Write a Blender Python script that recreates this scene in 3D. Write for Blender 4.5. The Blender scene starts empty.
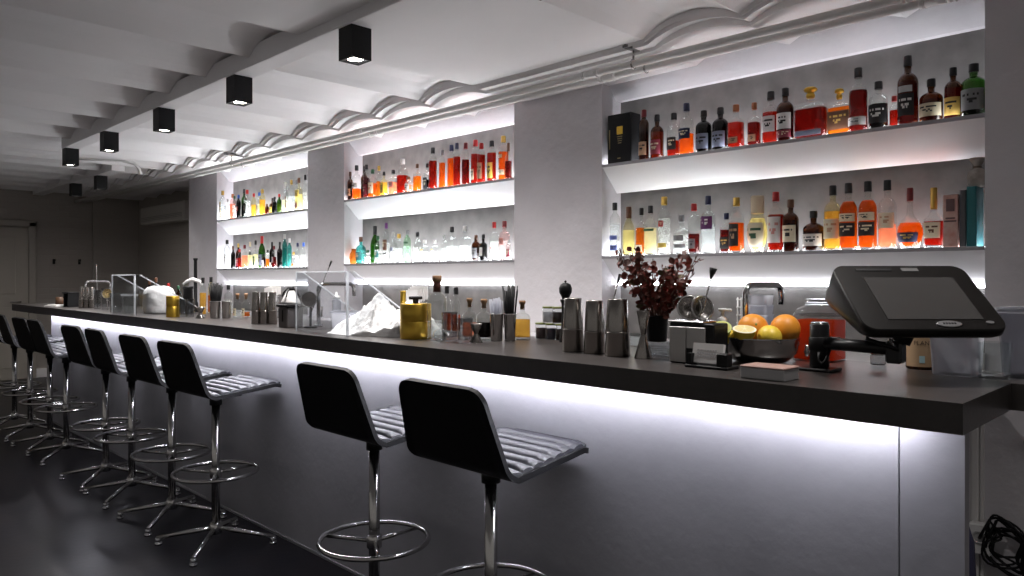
import bpy, math, random
from mathutils import Vector, Matrix
PI = math.pi
random.seed(7)
sc = bpy.context.scene
COL = sc.collection

# ------------------------------------------------------------------ camera, world, exposure
EYE = 1.336
cd = bpy.data.cameras.new('camera'); cam = bpy.data.objects.new('camera', cd); COL.objects.link(cam)
cam.location = (0, 0, EYE); cam.rotation_euler = (PI/2, 0, PI/4)
cd.sensor_width = 36; cd.lens = 36*747/1024; cd.shift_y = -10/1024; cd.clip_start = .02
sc.camera = cam
wd = bpy.data.worlds.new('world'); sc.world = wd; wd.use_nodes = True
wd.node_tree.nodes['Background'].inputs[0].default_value = (1, .95, .91, 1)
wd.node_tree.nodes['Background'].inputs[1].default_value = .165
vs = sc.view_settings
vs.view_transform = 'Standard'; vs.look = 'None'; vs.gamma = 1; vs.use_curve_mapping = False; vs.exposure = .28
sc.cycles.transparent_max_bounces = 32; sc.cycles.max_bounces = 10; sc.cycles.diffuse_bounces = 5
sc.cycles.caustics_reflective = False; sc.cycles.caustics_refractive = False
sc.cycles.sample_clamp_indirect = 4
LED_SHELF, LED_BAR, LED_BACK, SPOT_W = 14.5, 68, 15, 86
COOL = (.93, .95, 1)
GREY_LED = (.90, .90, 1)

# ------------------------------------------------------------------ world helpers
def wx(px, Y):                       # X of the vertical line seen in column px at distance Y
    a = (px-512)/747; return -Y*(1-a)/(1+a)
def dep(X, Y): return .70711*(Y-X)
def wz(py, X, Y): return EYE-(py-278)*dep(X, Y)/747
TOP = 1.10                           # bar counter top
def spot_on_bar(px, yb):             # a point of the counter top -> X, Y, metres per pixel
    Y = .70711*(EYE-TOP)*(px+235)/(yb-278)
    return wx(px, Y), Y, (EYE-TOP)/(yb-278)

# ------------------------------------------------------------------ materials
MATS = {}
def nodes(name):
    m = bpy.data.materials.new(name); m.use_nodes = True; nt = m.node_tree
    return m, nt, nt.nodes, nt.links
def pbr(name, col, rough=.5, metal=0, noise=0, nscale=8, bump=0, bscale=40, spec=.5, col2=None, coat=0, dist=.01):
    if name in MATS: return MATS[name]
    m, nt, N, L = nodes(name); b = N['Principled BSDF']
    b.inputs['Base Color'].default_value = (*col, 1); b.inputs['Roughness'].default_value = rough
    b.inputs['Metallic'].default_value = metal; b.inputs['Specular IOR Level'].default_value = spec
    b.inputs['Coat Weight'].default_value = coat
    tc = N.new('ShaderNodeTexCoord')
    if noise or col2:
        n = N.new('ShaderNodeTexNoise'); n.inputs['Scale'].default_value = nscale; n.inputs['Detail'].default_value = 6
        L.new(tc.outputs['Object'], n.inputs['Vector'])
        r = N.new('ShaderNodeValToRGB'); c2 = col2 or tuple(max(0, c*(1-noise)) for c in col)
        r.color_ramp.elements[0].position = .32; r.color_ramp.elements[1].position = .68
        r.color_ramp.elements[0].color = (*c2, 1); r.color_ramp.elements[1].color = (*col, 1)
        L.new(n.outputs[0], r.inputs[0]); L.new(r.outputs[0], b.inputs['Base Color'])
    if bump:
        n2 = N.new('ShaderNodeTexNoise'); n2.inputs['Scale'].default_value = bscale; n2.inputs['Detail'].default_value = 5
        L.new(tc.outputs['Object'], n2.inputs['Vector'])
        bp = N.new('ShaderNodeBump'); bp.inputs['Strength'].default_value = bump; bp.inputs['Distance'].default_value = dist
        L.new(n2.outputs[0], bp.inputs['Height']); L.new(bp.outputs[0], b.inputs['Normal'])
    MATS[name] = m; return m
def emit(name, col, s):
    if name in MATS: return MATS[name]
    m, nt, N, L = nodes(name); N.remove(N['Principled BSDF'])
    e = N.new('ShaderNodeEmission'); e.inputs[0].default_value = (*col, 1); e.inputs[1].default_value = s
    L.new(e.outputs[0], N['Material Output'].inputs[0]); MATS[name] = m; return m
def glass(name, tint, edge=.25, rough=.03):
    """thin clear wall: tinted see-through with a glossy skin that grows towards the edges"""
    if name in MATS: return MATS[name]
    m, nt, N, L = nodes(name); N.remove(N['Principled BSDF'])
    t = N.new('ShaderNodeBsdfTransparent'); t.inputs[0].default_value = (*tint, 1)
    g = N.new('ShaderNodeBsdfGlossy'); g.inputs['Roughness'].default_value = rough; g.inputs[0].default_value = (.95, .95, .95, 1)
    lw = N.new('ShaderNodeLayerWeight'); lw.inputs[0].default_value = .5
    pw = N.new('ShaderNodeMath'); pw.operation = 'POWER'; L.new(lw.outputs['Facing'], pw.inputs[0]); pw.inputs[1].default_value = 3.5
    ma = N.new('ShaderNodeMath'); ma.operation = 'MULTIPLY_ADD'; L.new(pw.outputs[0], ma.inputs[0]); ma.inputs[1].default_value = min(.9, edge*2); ma.inputs[2].default_value = .035
    mx = N.new('ShaderNodeMixShader'); L.new(ma.outputs[0], mx.inputs[0]); L.new(t.outputs[0], mx.inputs[1]); L.new(g.outputs[0], mx.inputs[2])
    L.new(mx.outputs[0], N['Material Output'].inputs[0]); MATS[name] = m; return m
def cloudy(name, col, clear=.5, rough=.1):
    """liquid or frosted wall: part see-through, part glowing with the light that passes into it"""
    if name in MATS: return MATS[name]
    m, nt, N, L = nodes(name); N.remove(N['Principled BSDF'])
    t = N.new('ShaderNodeBsdfTransparent'); t.inputs[0].default_value = (*[min(1, c**.6) for c in col], 1)
    tr = N.new('ShaderNodeBsdfTranslucent'); tr.inputs[0].default_value = (*col, 1)
    di = N.new('ShaderNodeBsdfDiffuse'); di.inputs[0].default_value = (*col, 1)
    a = N.new('ShaderNodeMixShader'); a.inputs[0].default_value = .10; L.new(tr.outputs[0], a.inputs[1]); L.new(di.outputs[0], a.inputs[2])
    mx = N.new('ShaderNodeMixShader'); mx.inputs[0].default_value = clear; L.new(a.outputs[0], mx.inputs[1]); L.new(t.outputs[0], mx.inputs[2])
    L.new(mx.outputs[0], N['Material Output'].inputs[0]); MATS[name] = m; return m
def brick(name, col):
    m, nt, N, L = nodes(name); b = N['Principled BSDF']; b.inputs['Base Color'].default_value = (*col, 1); b.inputs['Roughness'].default_value = .6
    tc = N.new('ShaderNodeTexCoord'); mp = N.new('ShaderNodeMapping'); L.new(tc.outputs['Generated'], mp.inputs[0])
    sx = N.new('ShaderNodeSeparateXYZ'); cb = N.new('ShaderNodeCombineXYZ'); ad = N.new('ShaderNodeMath'); ad.operation = 'ADD'
    tc2 = tc.outputs['Object']; L.new(tc2, sx.inputs[0]); L.new(sx.outputs[0], ad.inputs[0]); L.new(sx.outputs[1], ad.inputs[1])
    L.new(ad.outputs[0], cb.inputs[0]); L.new(sx.outputs[2], cb.inputs[1])
    br = N.new('ShaderNodeTexBrick'); br.inputs['Scale'].default_value = 1; br.inputs['Brick Width'].default_value = .24; br.inputs['Row Height'].default_value = .075
    br.inputs['Mortar Size'].default_value = .006; br.inputs['Color1'].default_value = (1, 1, 1, 1); br.inputs['Color2'].default_value = (.8, .8, .8, 1); br.inputs['Mortar'].default_value = (0, 0, 0, 1)
    L.new(cb.outputs[0], br.inputs['Vector'])
    bp = N.new('ShaderNodeBump'); bp.inputs['Strength'].default_value = .6; bp.inputs['Distance'].default_value = .006
    L.new(br.outputs[0], bp.inputs['Height']); L.new(bp.outputs[0], b.inputs['Normal']); return m

M_PLASTER = pbr('white_plaster', (.68, .66, .69), .75, noise=.10, nscale=3, bump=.35, bscale=18, dist=.02)
M_CEIL = pbr('ceiling_paint', (.88, .865, .87), .7, noise=.04, nscale=2, bump=.15, bscale=9, dist=.015)
M_BASE = pbr('bar_plaster', (.46, .455, .49), .7, noise=.22, nscale=2.5, bump=.2, bscale=26, dist=.008)
M_CONC = pbr('grey_concrete', (.215, .205, .20), .55, noise=.32, nscale=9, bump=.15, bscale=30)
M_SHELF = pbr('white_gloss_shelf', (.82, .81, .82), .20, noise=.04, nscale=4)
M_LIP = pbr('shelf_edge_metal', (.35, .34, .36), .4, .6)
M_FLOOR = pbr('black_floor', (.007, .007, .010), .34, spec=.18, noise=.5, nscale=5, bump=.05, bscale=30, col2=(.012, .010, .012))
M_STONE = pbr('dark_counter', (.052, .045, .043), .34, noise=.25, nscale=16, bump=.04, bscale=120)
M_BRICK = brick('painted_brick', (.36, .33, .30))
M_BLACK = pbr('black_matte', (.006, .006, .007), .5, spec=.25)
M_BLKPLASTIC = pbr('black_plastic', (.010, .010, .011), .35, spec=.35)
M_LEATHER = pbr('black_leather', (.006, .006, .007), .55, spec=.2, bump=.1, bscale=200, dist=.002)
M_SEAT = pbr('ribbed_leather', (.030, .030, .038), .46, spec=.35, bump=.12, bscale=160, dist=.002)
M_STEEL = pbr('brushed_steel', (.55, .54, .53), .18, 1)
M_CHROME = pbr('chrome', (.72, .72, .73), .12, 1)
M_TIN = pbr('shaker_steel', (.34, .32, .30), .26, 1)
M_GOLD = pbr('gold_metal', (.62, .40, .06), .36, 1)
M_BRASS = pbr('brass_ornament', (.80, .62, .28), .3, .9)
M_PIPE = pbr('white_pipe_paint', (.72, .71, .70), .4)
M_WHITE = pbr('white_plastic', (.8, .8, .8), .45)
M_PAPER = pbr('white_paper', (.82, .81, .80), .8)
M_CORK = pbr('cork', (.45, .26, .14), .8, noise=.3, nscale=60)
M_CLEAR = glass('clear_glass', (.90, .92, .92), .42)
M_CRYSTAL = glass('cut_crystal', (.74, .75, .76), .62, .08)
M_ACRYL = glass('acrylic', (.90, .91, .92), .18)
M_ACEDGE = cloudy('acrylic_edge', (.85, .87, .9), .35)
M_FROST = cloudy('frosted_plastic', (.75, .76, .80), .45)
M_LED = {'right': emit('led_white_dim', COOL, LED_SHELF), 'middle': emit('led_white', COOL, LED_SHELF*1.6), 'left': emit('led_white_far', COOL, LED_SHELF*1.8)}; M_LEDBAR = emit('led_bar', GREY_LED, LED_BAR); M_LEDBACK = emit('led_back', COOL, LED_BACK)
M_LAMP = emit('lamp_face', (1, .93, .84), 30)

# ------------------------------------------------------------------ mesh builder
class MB:
    def __init__(s): s.v = []; s.f = []; s.m = []; s.sm = []; s.mats = []; s.mi = 0; s.smooth = True
    def mat(s, m):
        if m not in s.mats: s.mats.append(m)
        s.mi = s.mats.index(m); return s
    def face(s, idx, smooth=None, mi=None):
        s.f.append(tuple(idx)); s.m.append(s.mi if mi is None else mi); s.sm.append(s.smooth if smooth is None else smooth)
    def poly(s, pts, smooth=False):
        b = len(s.v); s.v += [tuple(p) for p in pts]; s.face(range(b, b+len(pts)), smooth)
    def box(s, c, d, rz=0, bev=0, M=None):
        x, y, z = d[0]/2, d[1]/2, d[2]/2; e = min(bev, x*.9, y*.9, z*.9)
        R = M or Matrix.Rotation(rz, 3, 'Z'); c = Vector(c)
        if e <= 0:
            P = [(sx*x, sy*y, sz*z) for sz in (-1, 1) for sy in (-1, 1) for sx in (-1, 1)]
            F = [(0, 2, 3, 1), (4, 5, 7, 6), (0, 1, 5, 4), (2, 6, 7, 3), (0, 4, 6, 2), (1, 3, 7, 5)]
        else:
            P = []; idx = {}
            for sx in (-1, 1):
                for sy in (-1, 1):
                    for sz in (-1, 1):
                        for k in range(3):
                            p = [sx*(x-e), sy*(y-e), sz*(z-e)]; p[k] = (sx*x, sy*y, sz*z)[k]
                            idx[(sx, sy, sz, k)] = len(P); P.append(tuple(p))
            F = []
            for k in range(3):
                a, b_ = [i for i in range(3) if i != k]
                for sg in (-1, 1):
                    q = []
                    for u, v in ((-1, -1), (1, -1), (1, 1), (-1, 1)):
                        t = [0, 0, 0]; t[k] = sg; t[a] = u; t[b_] = v; q.append(idx[(*t, k)])
                    F.append(q)
            for k in range(3):
                a, b_ = [i for i in range(3) if i != k]
                for u in (-1, 1):
                    for v in (-1, 1):
                        t0 = [0]*3; t0[a] = u; t0[b_] = v; t0[k] = -1; t1 = list(t0); t1[k] = 1
                        F.append([idx[(*t0, a)], idx[(*t0, b_)], idx[(*t1, b_)], idx[(*t1, a)]])
            for sx in (-1, 1):
                for sy in (-1, 1):
                    for sz in (-1, 1): F.append([idx[(sx, sy, sz, k)] for k in range(3)])
        b = len(s.v)
        for p in P: s.v.append(tuple(c + R @ Vector(p)))
        for f in F:
            pts = [Vector(P[i]) for i in f]; n = (pts[1]-pts[0]).cross(pts[2]-pts[0]); cen = sum(pts, Vector())/len(pts)
            if n.dot(cen) < 0: f = list(reversed(f))
            s.face([b+i for i in f], False)
        return s
    def lathe(s, prof, c=(0, 0, 0), seg=20, n=2, ry=1, cap0=True, cap1=True, sq=None, M=None, close=False):
        """prof: (r, z) or (r, z, squareness); n: superellipse power of the square parts; ry: depth ratio"""
        b = len(s.v); R = M or Matrix.Identity(3); c = Vector(c)
        for p in prof:
            r, z = p[0], p[1]; q = p[2] if len(p) > 2 else (1 if n != 2 else 0)
            for k in range(seg):
                t = 2*PI*(k+.5)/seg; cx, sy = math.cos(t), math.sin(t)
                e = 1/((abs(cx)**n+abs(sy)**n)**(1/n)) if n != 2 else 1
                f = 1+(e-1)*q; d = 1+(ry-1)*q
                s.v.append(tuple(c + R @ Vector((r*cx*f, r*sy*f*d, z))))
        m = len(prof)
        for i in range(m-1 if not close else m):
            j = (i+1) % m
            for k in range(seg):
                k2 = (k+1) % seg
                s.face((b+i*seg+k, b+i*seg+k2, b+j*seg+k2, b+j*seg+k))
        if cap0 and not close: s.face([b+k for k in reversed(range(seg))], False)
        if cap1 and not close: s.face([b+(m-1)*seg+k for k in range(seg)], False)
        return s
    def cyl(s, c, r, h, seg=20, r2=None, bev=0):
        r2 = r if r2 is None else r2
        P = [(r, 0), (r2, h)] if not bev else [(r-bev, 0), (r, bev), (r2, h-bev), (r2-bev, h)]
        return s.lathe(P, c, seg)
    def rod(s, a, b, r, seg=10, r2=None):
        a, b = Vector(a), Vector(b); d = b-a; q = d.to_track_quat('Z', 'Y').to_matrix()
        return s.lathe([(r, 0), (r if r2 is None else r2, d.length)], a, seg, M=q)
    def tube(s, pts, r, seg=8, closed=False):
        P = [Vector(p) for p in pts]; n = len(P); b = len(s.v); up = None
        for i in range(n):
            t = (P[(i+1) % n]-P[i-1]) if closed else (P[min(i+1, n-1)]-P[max(i-1, 0)])
            t.normalize()
            if up is None: up = Vector((0, 0, 1)) if abs(t.z) < .9 else Vector((1, 0, 0))
            u = t.cross(up)
            if u.length < 1e-5: u = t.cross(Vector((.3, 1, .2)))
            u.normalize(); w = u.cross(t); up = w
            for k in range(seg):
                a = 2*PI*k/seg; rr = r[i] if isinstance(r, (list, tuple)) else r
                s.v.append(tuple(P[i]+(u*math.cos(a)+w*math.sin(a))*rr))
        for i in range(n if closed else n-1):
            j = (i+1) % n
            for k in range(seg):
                k2 = (k+1) % seg; s.face((b+i*seg+k, b+i*seg+k2, b+j*seg+k2, b+j*seg+k))
        if not closed:
            s.face([b+k for k in reversed(range(seg))], False); s.face([b+(n-1)*seg+k for k in range(seg)], False)
        return s
    def ball(s, c, r, seg=20, rings=12, sc_=(1, 1, 1), M=None, f=None):
        b = len(s.v); c = Vector(c); R = M or Matrix.Identity(3)
        for i in range(rings+1):
            ph = PI*i/rings
            for k in range(seg):
                t = 2*PI*k/seg; p = Vector((math.sin(ph)*math.cos(t), math.sin(ph)*math.sin(t), -math.cos(ph)))
                q = r*(f(p) if f else 1); s.v.append(tuple(c+R @ Vector((p.x*q*sc_[0], p.y*q*sc_[1], p.z*q*sc_[2]))))
        for i in range(rings):
            for k in range(seg):
                k2 = (k+1) % seg; s.face((b+i*seg+k, b+i*seg+k2, b+(i+1)*seg+k2, b+(i+1)*seg+k))
        return s
    def grid(s, fn, nu, nv, flip=False, smooth=True, mi=None):
        b = len(s.v)
        for i in range(nu+1):
            for j in range(nv+1): s.v.append(tuple(fn(i/nu, j/nv)))
        for i in range(nu):
            for j in range(nv):
                q = [b+i*(nv+1)+j, b+(i+1)*(nv+1)+j, b+(i+1)*(nv+1)+j+1, b+i*(nv+1)+j+1]
                if flip: q.reverse()
                s.face(q, smooth, mi(i, j) if mi else None)
        return b
    def prism(s, poly, z0, z1, M=None, c=(0, 0, 0)):
        b = len(s.v); n = len(poly); R = M or Matrix.Identity(3); c = Vector(c)
        for z in (z0, z1):
            for x, y in poly: s.v.append(tuple(c+R @ Vector((x, y, z))))
        s.face([b+i for i in reversed(range(n))], False); s.face([b+n+i for i in range(n)], False)
        for i in range(n):
            j = (i+1) % n; s.face((b+i, b+j, b+n+j, b+n+i), False)
        return s
    def build(s, name, mat=None, parent=None, loc=None):
        me = bpy.data.meshes.new(name); me.from_pydata(s.v, [], s.f)
        ms = s.mats if s.mats else [mat]
        for m in ms: me.materials.append(m)
        me.polygons.foreach_set('material_index', s.m if s.mats else [0]*len(s.f))
        me.polygons.foreach_set('use_smooth', s.sm); me.update()
        o = bpy.data.objects.new(name, me); COL.objects.link(o)
        if parent: o.parent = parent
        if loc: o.location = loc
        return o

def tag(o, label, cat, group=None, kind=None):
    o['label'] = label; o['category'] = cat
    if group: o['group'] = group
    if kind: o['kind'] = kind
    return o
def thing(name, loc, label, cat, group=None, rz=0):
    o = bpy.data.objects.new(name, None); COL.objects.link(o); o.empty_display_size = .05
    o.location = loc; o.rotation_euler = (0, 0, rz); return tag(o, label, cat, group)
def struct(o): o['kind'] = 'structure'; return o
def copy_tree(o, parent=None):
    c = o.copy(); COL.objects.link(c)
    if parent: c.parent = parent
    for ch in list(o.children): copy_tree(ch, c)
    return c
ORD = 'first second third fourth fifth sixth seventh eighth ninth tenth eleventh twelfth thirteenth fourteenth fifteenth sixteenth seventeenth eighteenth nineteenth twentieth twenty-first twenty-second twenty-third'.split()

# ------------------------------------------------------------------ room shell
WALL, NICHE, RECESS, FARX = 3.40, 3.54, 3.85, -11.6
PILE = -8.58                                     # left end of the bottle wall
NICHES = {'left': (-7.84, -5.96, 1.946, 1.430), 'middle': (-5.37, -3.38, 1.977, 1.449), 'right': (-2.67, -.764, 1.982, 1.458)}
BACKTOP = 1.0
struct(MB().box((-5, 0, -.05), (14.2, 8.4, .1)).build('floor', M_FLOOR))

CUSP = [-13.0, -12.46, -11.92, -11.38, -10.85, -10.32, -9.79, -9.26, -8.73, -8.2, -7.66, -7.12, -6.57, -6.02, -5.48, -4.93, -4.375, -3.825, -3.30, -2.09, -1.587, -1.07, -.55, -.03, .5, 1.02, 1.54, 2.06]
def rise(X):
    for a, b in zip(CUSP, CUSP[1:]):
        if a <= X <= b:
            if b-a > 1: return 0
            t = (X-a)/(b-a)*2-1; return 1-abs(t)**2.2
    return 0
XS = []
for a, b in zip(CUSP, CUSP[1:]):
    XS += [a+(b-a)*i/10 for i in range(10)]
XS = [x for x in XS if x >= -11.8] + [2.06]
def vault(mb, y0, y1, z, r, y_face=None, z2=None, r2=None):
    b = len(mb.v); n = len(XS)
    for x in XS:
        h = (z if x > -7.45 else min(z, 2.478))+r*rise(x); mb.v += [(x, y0, h), (x, y1, h)]
    for i in range(n-1): mb.face((b+2*i, b+2*i+1, b+2*i+3, b+2*i+2), False)
    if z2 is not None:                            # step down to the next band
        b = len(mb.v)
        for x in XS: mb.v += [(x, y1, z+r*rise(x)), (x, y1, z2+r2*rise(x))]
        for i in range(n-1): mb.face((b+2*i, b+2*i+1, b+2*i+3, b+2*i+2), False)
c = MB()
vault(c, -4.2, 1.90, 2.516, .075)
vault(c, 1.90, 2.975, 2.478, .075, z2=2.462, r2=.060)
vault(c, 2.975, 3.012, 2.476, .062, z2=2.462, r2=.054)
vault(c, 3.012, 3.075, 2.466, .062, z2=2.448, r2=.045)
vault(c, 3.075, RECESS, 2.452, .045)
c.box((-5, 0, 2.70), (14.2, 8.4, .1))
struct(c.build('ceiling', M_CEIL))
struct(MB().box(((-7.40+2.06)/2, 1.893, 2.52), (9.46, .125, .108), bev=.004).build('trim_1', M_CEIL))
struct(MB().box((-9.95, 2.585, 2.505), (3.2, .13, .12), bev=.004).build('trim_2', M_CEIL))
# bottle wall: pilasters, heads over the niches, everything beneath the back counter
hz = 2.62
segs = [(PILE, -7.84), (-5.96, -5.37), (-3.38, -2.67), (-.764, 2.06)]
for a, b in segs: struct(MB().box(((a+b)/2, (WALL+RECESS)/2+.05, hz/2), (b-a, RECESS-WALL+.1, hz)).build('wall_back', M_PLASTER))
for a, b, u, l in NICHES.values():
    struct(MB().prism([(WALL, 2.515), (NICHE, 2.372), (RECESS+.1, 2.372), (RECESS+.1, hz), (WALL, hz)], a, b, Matrix(((0, 0, 1), (1, 0, 0), (0, 1, 0)))).build('wall_back', M_PLASTER))
w = MB()
for a, b, u, l in NICHES.values(): w.box(((a+b)/2, (NICHE+RECESS)/2+.04, 1.19), (b-a, RECESS-NICHE, 2.375))
struct(w.build('wall_niche', M_CONC))
for i, (a, b, u, l) in enumerate(NICHES.values()):
    struct(MB().box(((a+b)/2, (WALL+NICHE)/2, BACKTOP/2), (b-a-.002, NICHE-WALL-.002, BACKTOP)).build(f'trim_{i+3}', M_SHELF))
struct(MB().box(((FARX+PILE)/2, RECESS+.05, 1.31), (PILE-FARX, .1, 2.62)).build('wall_recess', M_BRICK))
fw = MB().box((FARX-.05, -.13, 1.31), (.1, 8.1, 2.62)); fw.box((FARX+.02, 3.55, 1.26), (.08, .6, 2.52))
struct(fw.build('wall_far', M_BRICK))
# far door with its frame
DY = 2.54
dr = MB().box((FARX+.012, 2.0, 1.0), (.03, .96, 2.0), bev=.004)
for z0, h_ in ((.55, .8), (1.5, .75)):
    dr.box((FARX+.03, 2.0, z0), (.012, .66, h_), bev=.004)
d1 = struct(dr.build('door_1', pbr('door_paint', (.42, .39, .34), .5)))
f = MB()
f.box((FARX+.025, 2.52, 1.04), (.06, .09, 2.08), bev=.008); f.box((FARX+.025, 1.48, 1.04), (.06, .09, 2.08), bev=.008); f.box((FARX+.025, 2.0, 2.06), (.06, 1.13, .09), bev=.008)
f.build('door_frame', pbr('door_frame_paint', (.36, .33, .29), .45), d1)
MB().rod((FARX+.03, 2.38, 1.02), (FARX+.08, 2.38, 1.02), .009).rod((FARX+.078, 2.385, 1.02), (FARX+.078, 2.26, 1.02), .008).build('door_handle', M_STEEL, d1)
struct(MB().box((FARX+.008, 3.0, .06), (.016, 1.0, .12), bev=.004).build('baseboard_far', M_CEIL))

# pipes under the ceiling
def pipe(y, label):
    t = thing('ceiling_pipe', (-5, y, 2.396), label, 'pipe', 'twin pipes under the ceiling')
    MB().rod((-6.6, 0, 0), (7.0, 0, 0), .0185, 14).build('pipe_run', M_PIPE, t)
    for x in (-2.46, -4.6, -.9):
        if y > 3.1: x += .03
        MB().rod((x+5-.035, 0, 0), (x+5+.035, 0, 0), .0225, 14).rod((x+5-.055, 0, 0), (x+5-.04, 0, 0), .024, 14).rod((x+5+.04, 0, 0), (x+5+.055, 0, 0), .024, 14).build('coupling', M_PIPE, t)
pipe(3.04, 'white pipe along the ceiling, the one farther from the bottle niches')
pipe(3.15, 'white pipe along the ceiling, the one closer to the bottle niches')
for i, (x, lab) in enumerate(((-2.19, 'metal pipe bracket on ceiling near the black gift box niche corner'), (-6.69, 'metal pipe bracket on ceiling above the far niche'), (-.80, 'metal pipe bracket on ceiling nearest the camera'))):
    t = thing('pipe_bracket', (x, 3.1, 2.396), lab, 'bracket', 'brackets holding the ceiling pipes')
    MB().box((0, -.01, .073), (.03, .24, .012)).box((0, -.01, .083), (.012, .24, .012)).build('rail', pbr('zinc', (.20, .19, .19), .4, .9), t)
    for y in (-.06, .05):
        MB().rod((0, y, .018), (0, y, .072), .005, 8).build('threaded_rod', M_STEEL, t)
        MB().tube([(0, y+.0215*math.cos(a), .0215*math.sin(a)) for a in [2*PI*k/16 for k in range(16)]], .004, 6, True).build('pipe_ring', M_STEEL, t)
t = tag(MB().tube([(-7.9, 2.05, 2.46), (-7.8, 2.25, 2.46), (-7.72, 2.42, 2.46), (-7.68, 2.52, 2.44), (-7.66, 2.56, 2.39), (-7.66, 2.57, 2.34)], .012, 8).build('conduit', M_PIPE), 'thin white conduit bending down from ceiling beyond the beam', 'conduit')

# ------------------------------------------------------------------ pendants (black box spotlights under the beam)
def pendant(loc, label, watt=SPOT_W, cone=168):
    t = thing('box_spotlight', loc, label, 'ceiling lamp', 'black box spotlights under the ceiling')
    h, a = .146, .0525; b = MB(); th = .006
    for s_ in (-1, 1):
        b.box((s_*(a-th/2), 0, -h/2), (th, 2*a, h)); b.box((0, s_*(a-th/2), -h/2), (2*a-2*th, th, h))
    b.box((0, 0, -.004), (2*a-2*th, 2*a-2*th, .008)); b.build('housing', M_BLACK, t)
    r = MB().lathe([(.046, -h+.004), (.043, -h+.010), (.036, -h+.014)], seg=24, cap0=False, cap1=False)
    r.lathe([(.066, -h+.003), (.046, -h+.004)], seg=4, cap0=False, cap1=False, M=Matrix.Rotation(0, 3, 'Z')); r.build('reflector', M_BLKPLASTIC, t)
    MB().lathe([(.036, -h+.009), (.036, -h+.014)], seg=24).build('lamp_face', M_LAMP, t)
    ld = bpy.data.lights.new('spot', 'SPOT'); lo = bpy.data.objects.new('spot', ld); COL.objects.link(lo)
    ld.energy = watt; ld.color = (1, .95, .92); ld.spot_size = math.radians(cone); ld.spot_blend = .9; ld.shadow_soft_size = .03
    lo.parent = t; lo.location = (0, 0, -h-.004)
PX = [(-2.90, 1.893), (-4.07, 1.893), (-5.195, 1.893), (-6.32, 1.893), (-7.36, 1.893)]
for i, (x, y) in enumerate(PX):
    pendant((x, y, 2.466), ['largest black box spotlight, nearest along the beam', 'second black box spotlight along the beam', 'third black box spotlight along the beam', 'fourth black box spotlight along the beam', 'fifth black box spotlight, at the far end of the beam'][i], (SPOT_W, SPOT_W, SPOT_W*.8, SPOT_W*.65, SPOT_W*.45)[i])
pendant((-8.92, 2.585, 2.445), 'black box spotlight beyond the beam, right of the farthest two', 16)
pendant((-9.85, 2.585, 2.445), 'farthest and lowest black box spotlight beyond the beam', 16)
pendant((-1.75, 1.893, 2.466), 'black box spotlight above the shakers, out of the picture at the top', 45, 130)
pendant((-.62, 1.893, 2.466), 'black box spotlight above the till, out of the picture at the top', 34, 95)

# ------------------------------------------------------------------ air curtain and hooks in the far corner
t = thing('air_curtain', (-10.15, RECESS, 2.06), 'long white wall unit high on the brick wall beyond the bottle niches', 'air unit')
MB().box((0, -.10, .12), (1.50, .19, .235), bev=.015).build('housing', pbr('unit_white', (.55, .53, .49), .5), t)
g = MB(); [g.box((0, -.197, .05+.02*k), (1.4, .006, .006)) for k in range(3)]; g.build('grille', pbr('unit_grille', (.3, .29, .27), .5), t)
MB().box((.765, -.10, .12), (.03, .195, .24), bev=.01).build('end_cap', pbr('unit_cap', (.46, .44, .41), .5), t)
for y, lab in ((2.78, 'left dark coat hook on the far wall beside the door'), (3.09, 'right dark coat hook on the far wall')):
    t = thing('coat_hook', (FARX, y, 1.56), lab, 'hook', 'coat hooks on the far wall')
    MB().box((.006, 0, 0), (.012, .03, .07), bev=.004).build('plate', M_BLACK, t)
    MB().tube([(.01, 0, .01), (.04, 0, .0), (.06, 0, .01), (.065, 0, .035)], .006, 8).build('prong', M_BLACK, t)

# ------------------------------------------------------------------ shelves and back counter
YZX = Matrix(((0, 0, 1), (1, 0, 0), (0, 1, 0)))       # profile (y, z) extruded along x
for nm, (a, b, u, l) in NICHES.items():
    for lev, z in (('upper', u), ('lower', l)):
        where = {'left': 'farthest', 'middle': 'middle', 'right': 'nearest'}[nm]
        t = thing('bottle_shelf', ((a+b)/2, WALL, z), f'white wedge shelf full of bottles, {lev} one in the {where} wall niche', 'shelf', 'wedge shelves in the wall niches')
        L_ = b-a-.004
        MB().prism([(.004, -.012), (NICHE-WALL, -.15), (NICHE-WALL, 0), (.004, 0)], -L_/2, L_/2, YZX).build('shelf_body', M_SHELF, t)
        MB().box((0, 0, -.004), (L_, .010, .016)).build('front_lip', M_LIP, t)
        MB().box((0, .075, .002), (L_-.02, .115, .004)).build('light_panel', M_LED[nm], t)
t = thing('back_counter', (-4.72, 3.2, 0), 'low white back counter running along the bottle wall', 'counter')
b = MB().box((0, -.01, .47), (7.74, .40, .94)); b.build('cabinet_body', pbr('back_cabinet', (.45, .45, .46), .5), t)
b = MB().box((0, -.015, .97), (7.78, .42, .06), bev=.004); b.build('worktop', M_SHELF, t)
for a, c_, u, l in NICHES.values():
    MB().box(((a+c_)/2+4.72, .333, l-.157), (c_-a-.02, .012, .010)).build('led_strip', M_LEDBACK, t)
    MB().box(((a+c_)/2+4.72, .322, l-.165), (c_-a-.006, .030, .004)).build('added_led_shield', M_SHELF, t)  # thin plate added to keep the strip's light off the wall below
for k in range(6): MB().box((-3.25+1.3*k, -.222, .5), (1.26, .018, .84), bev=.004).build('cabinet_door', pbr('back_cabinet_door', (.5, .5, .51), .45), t)

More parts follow.
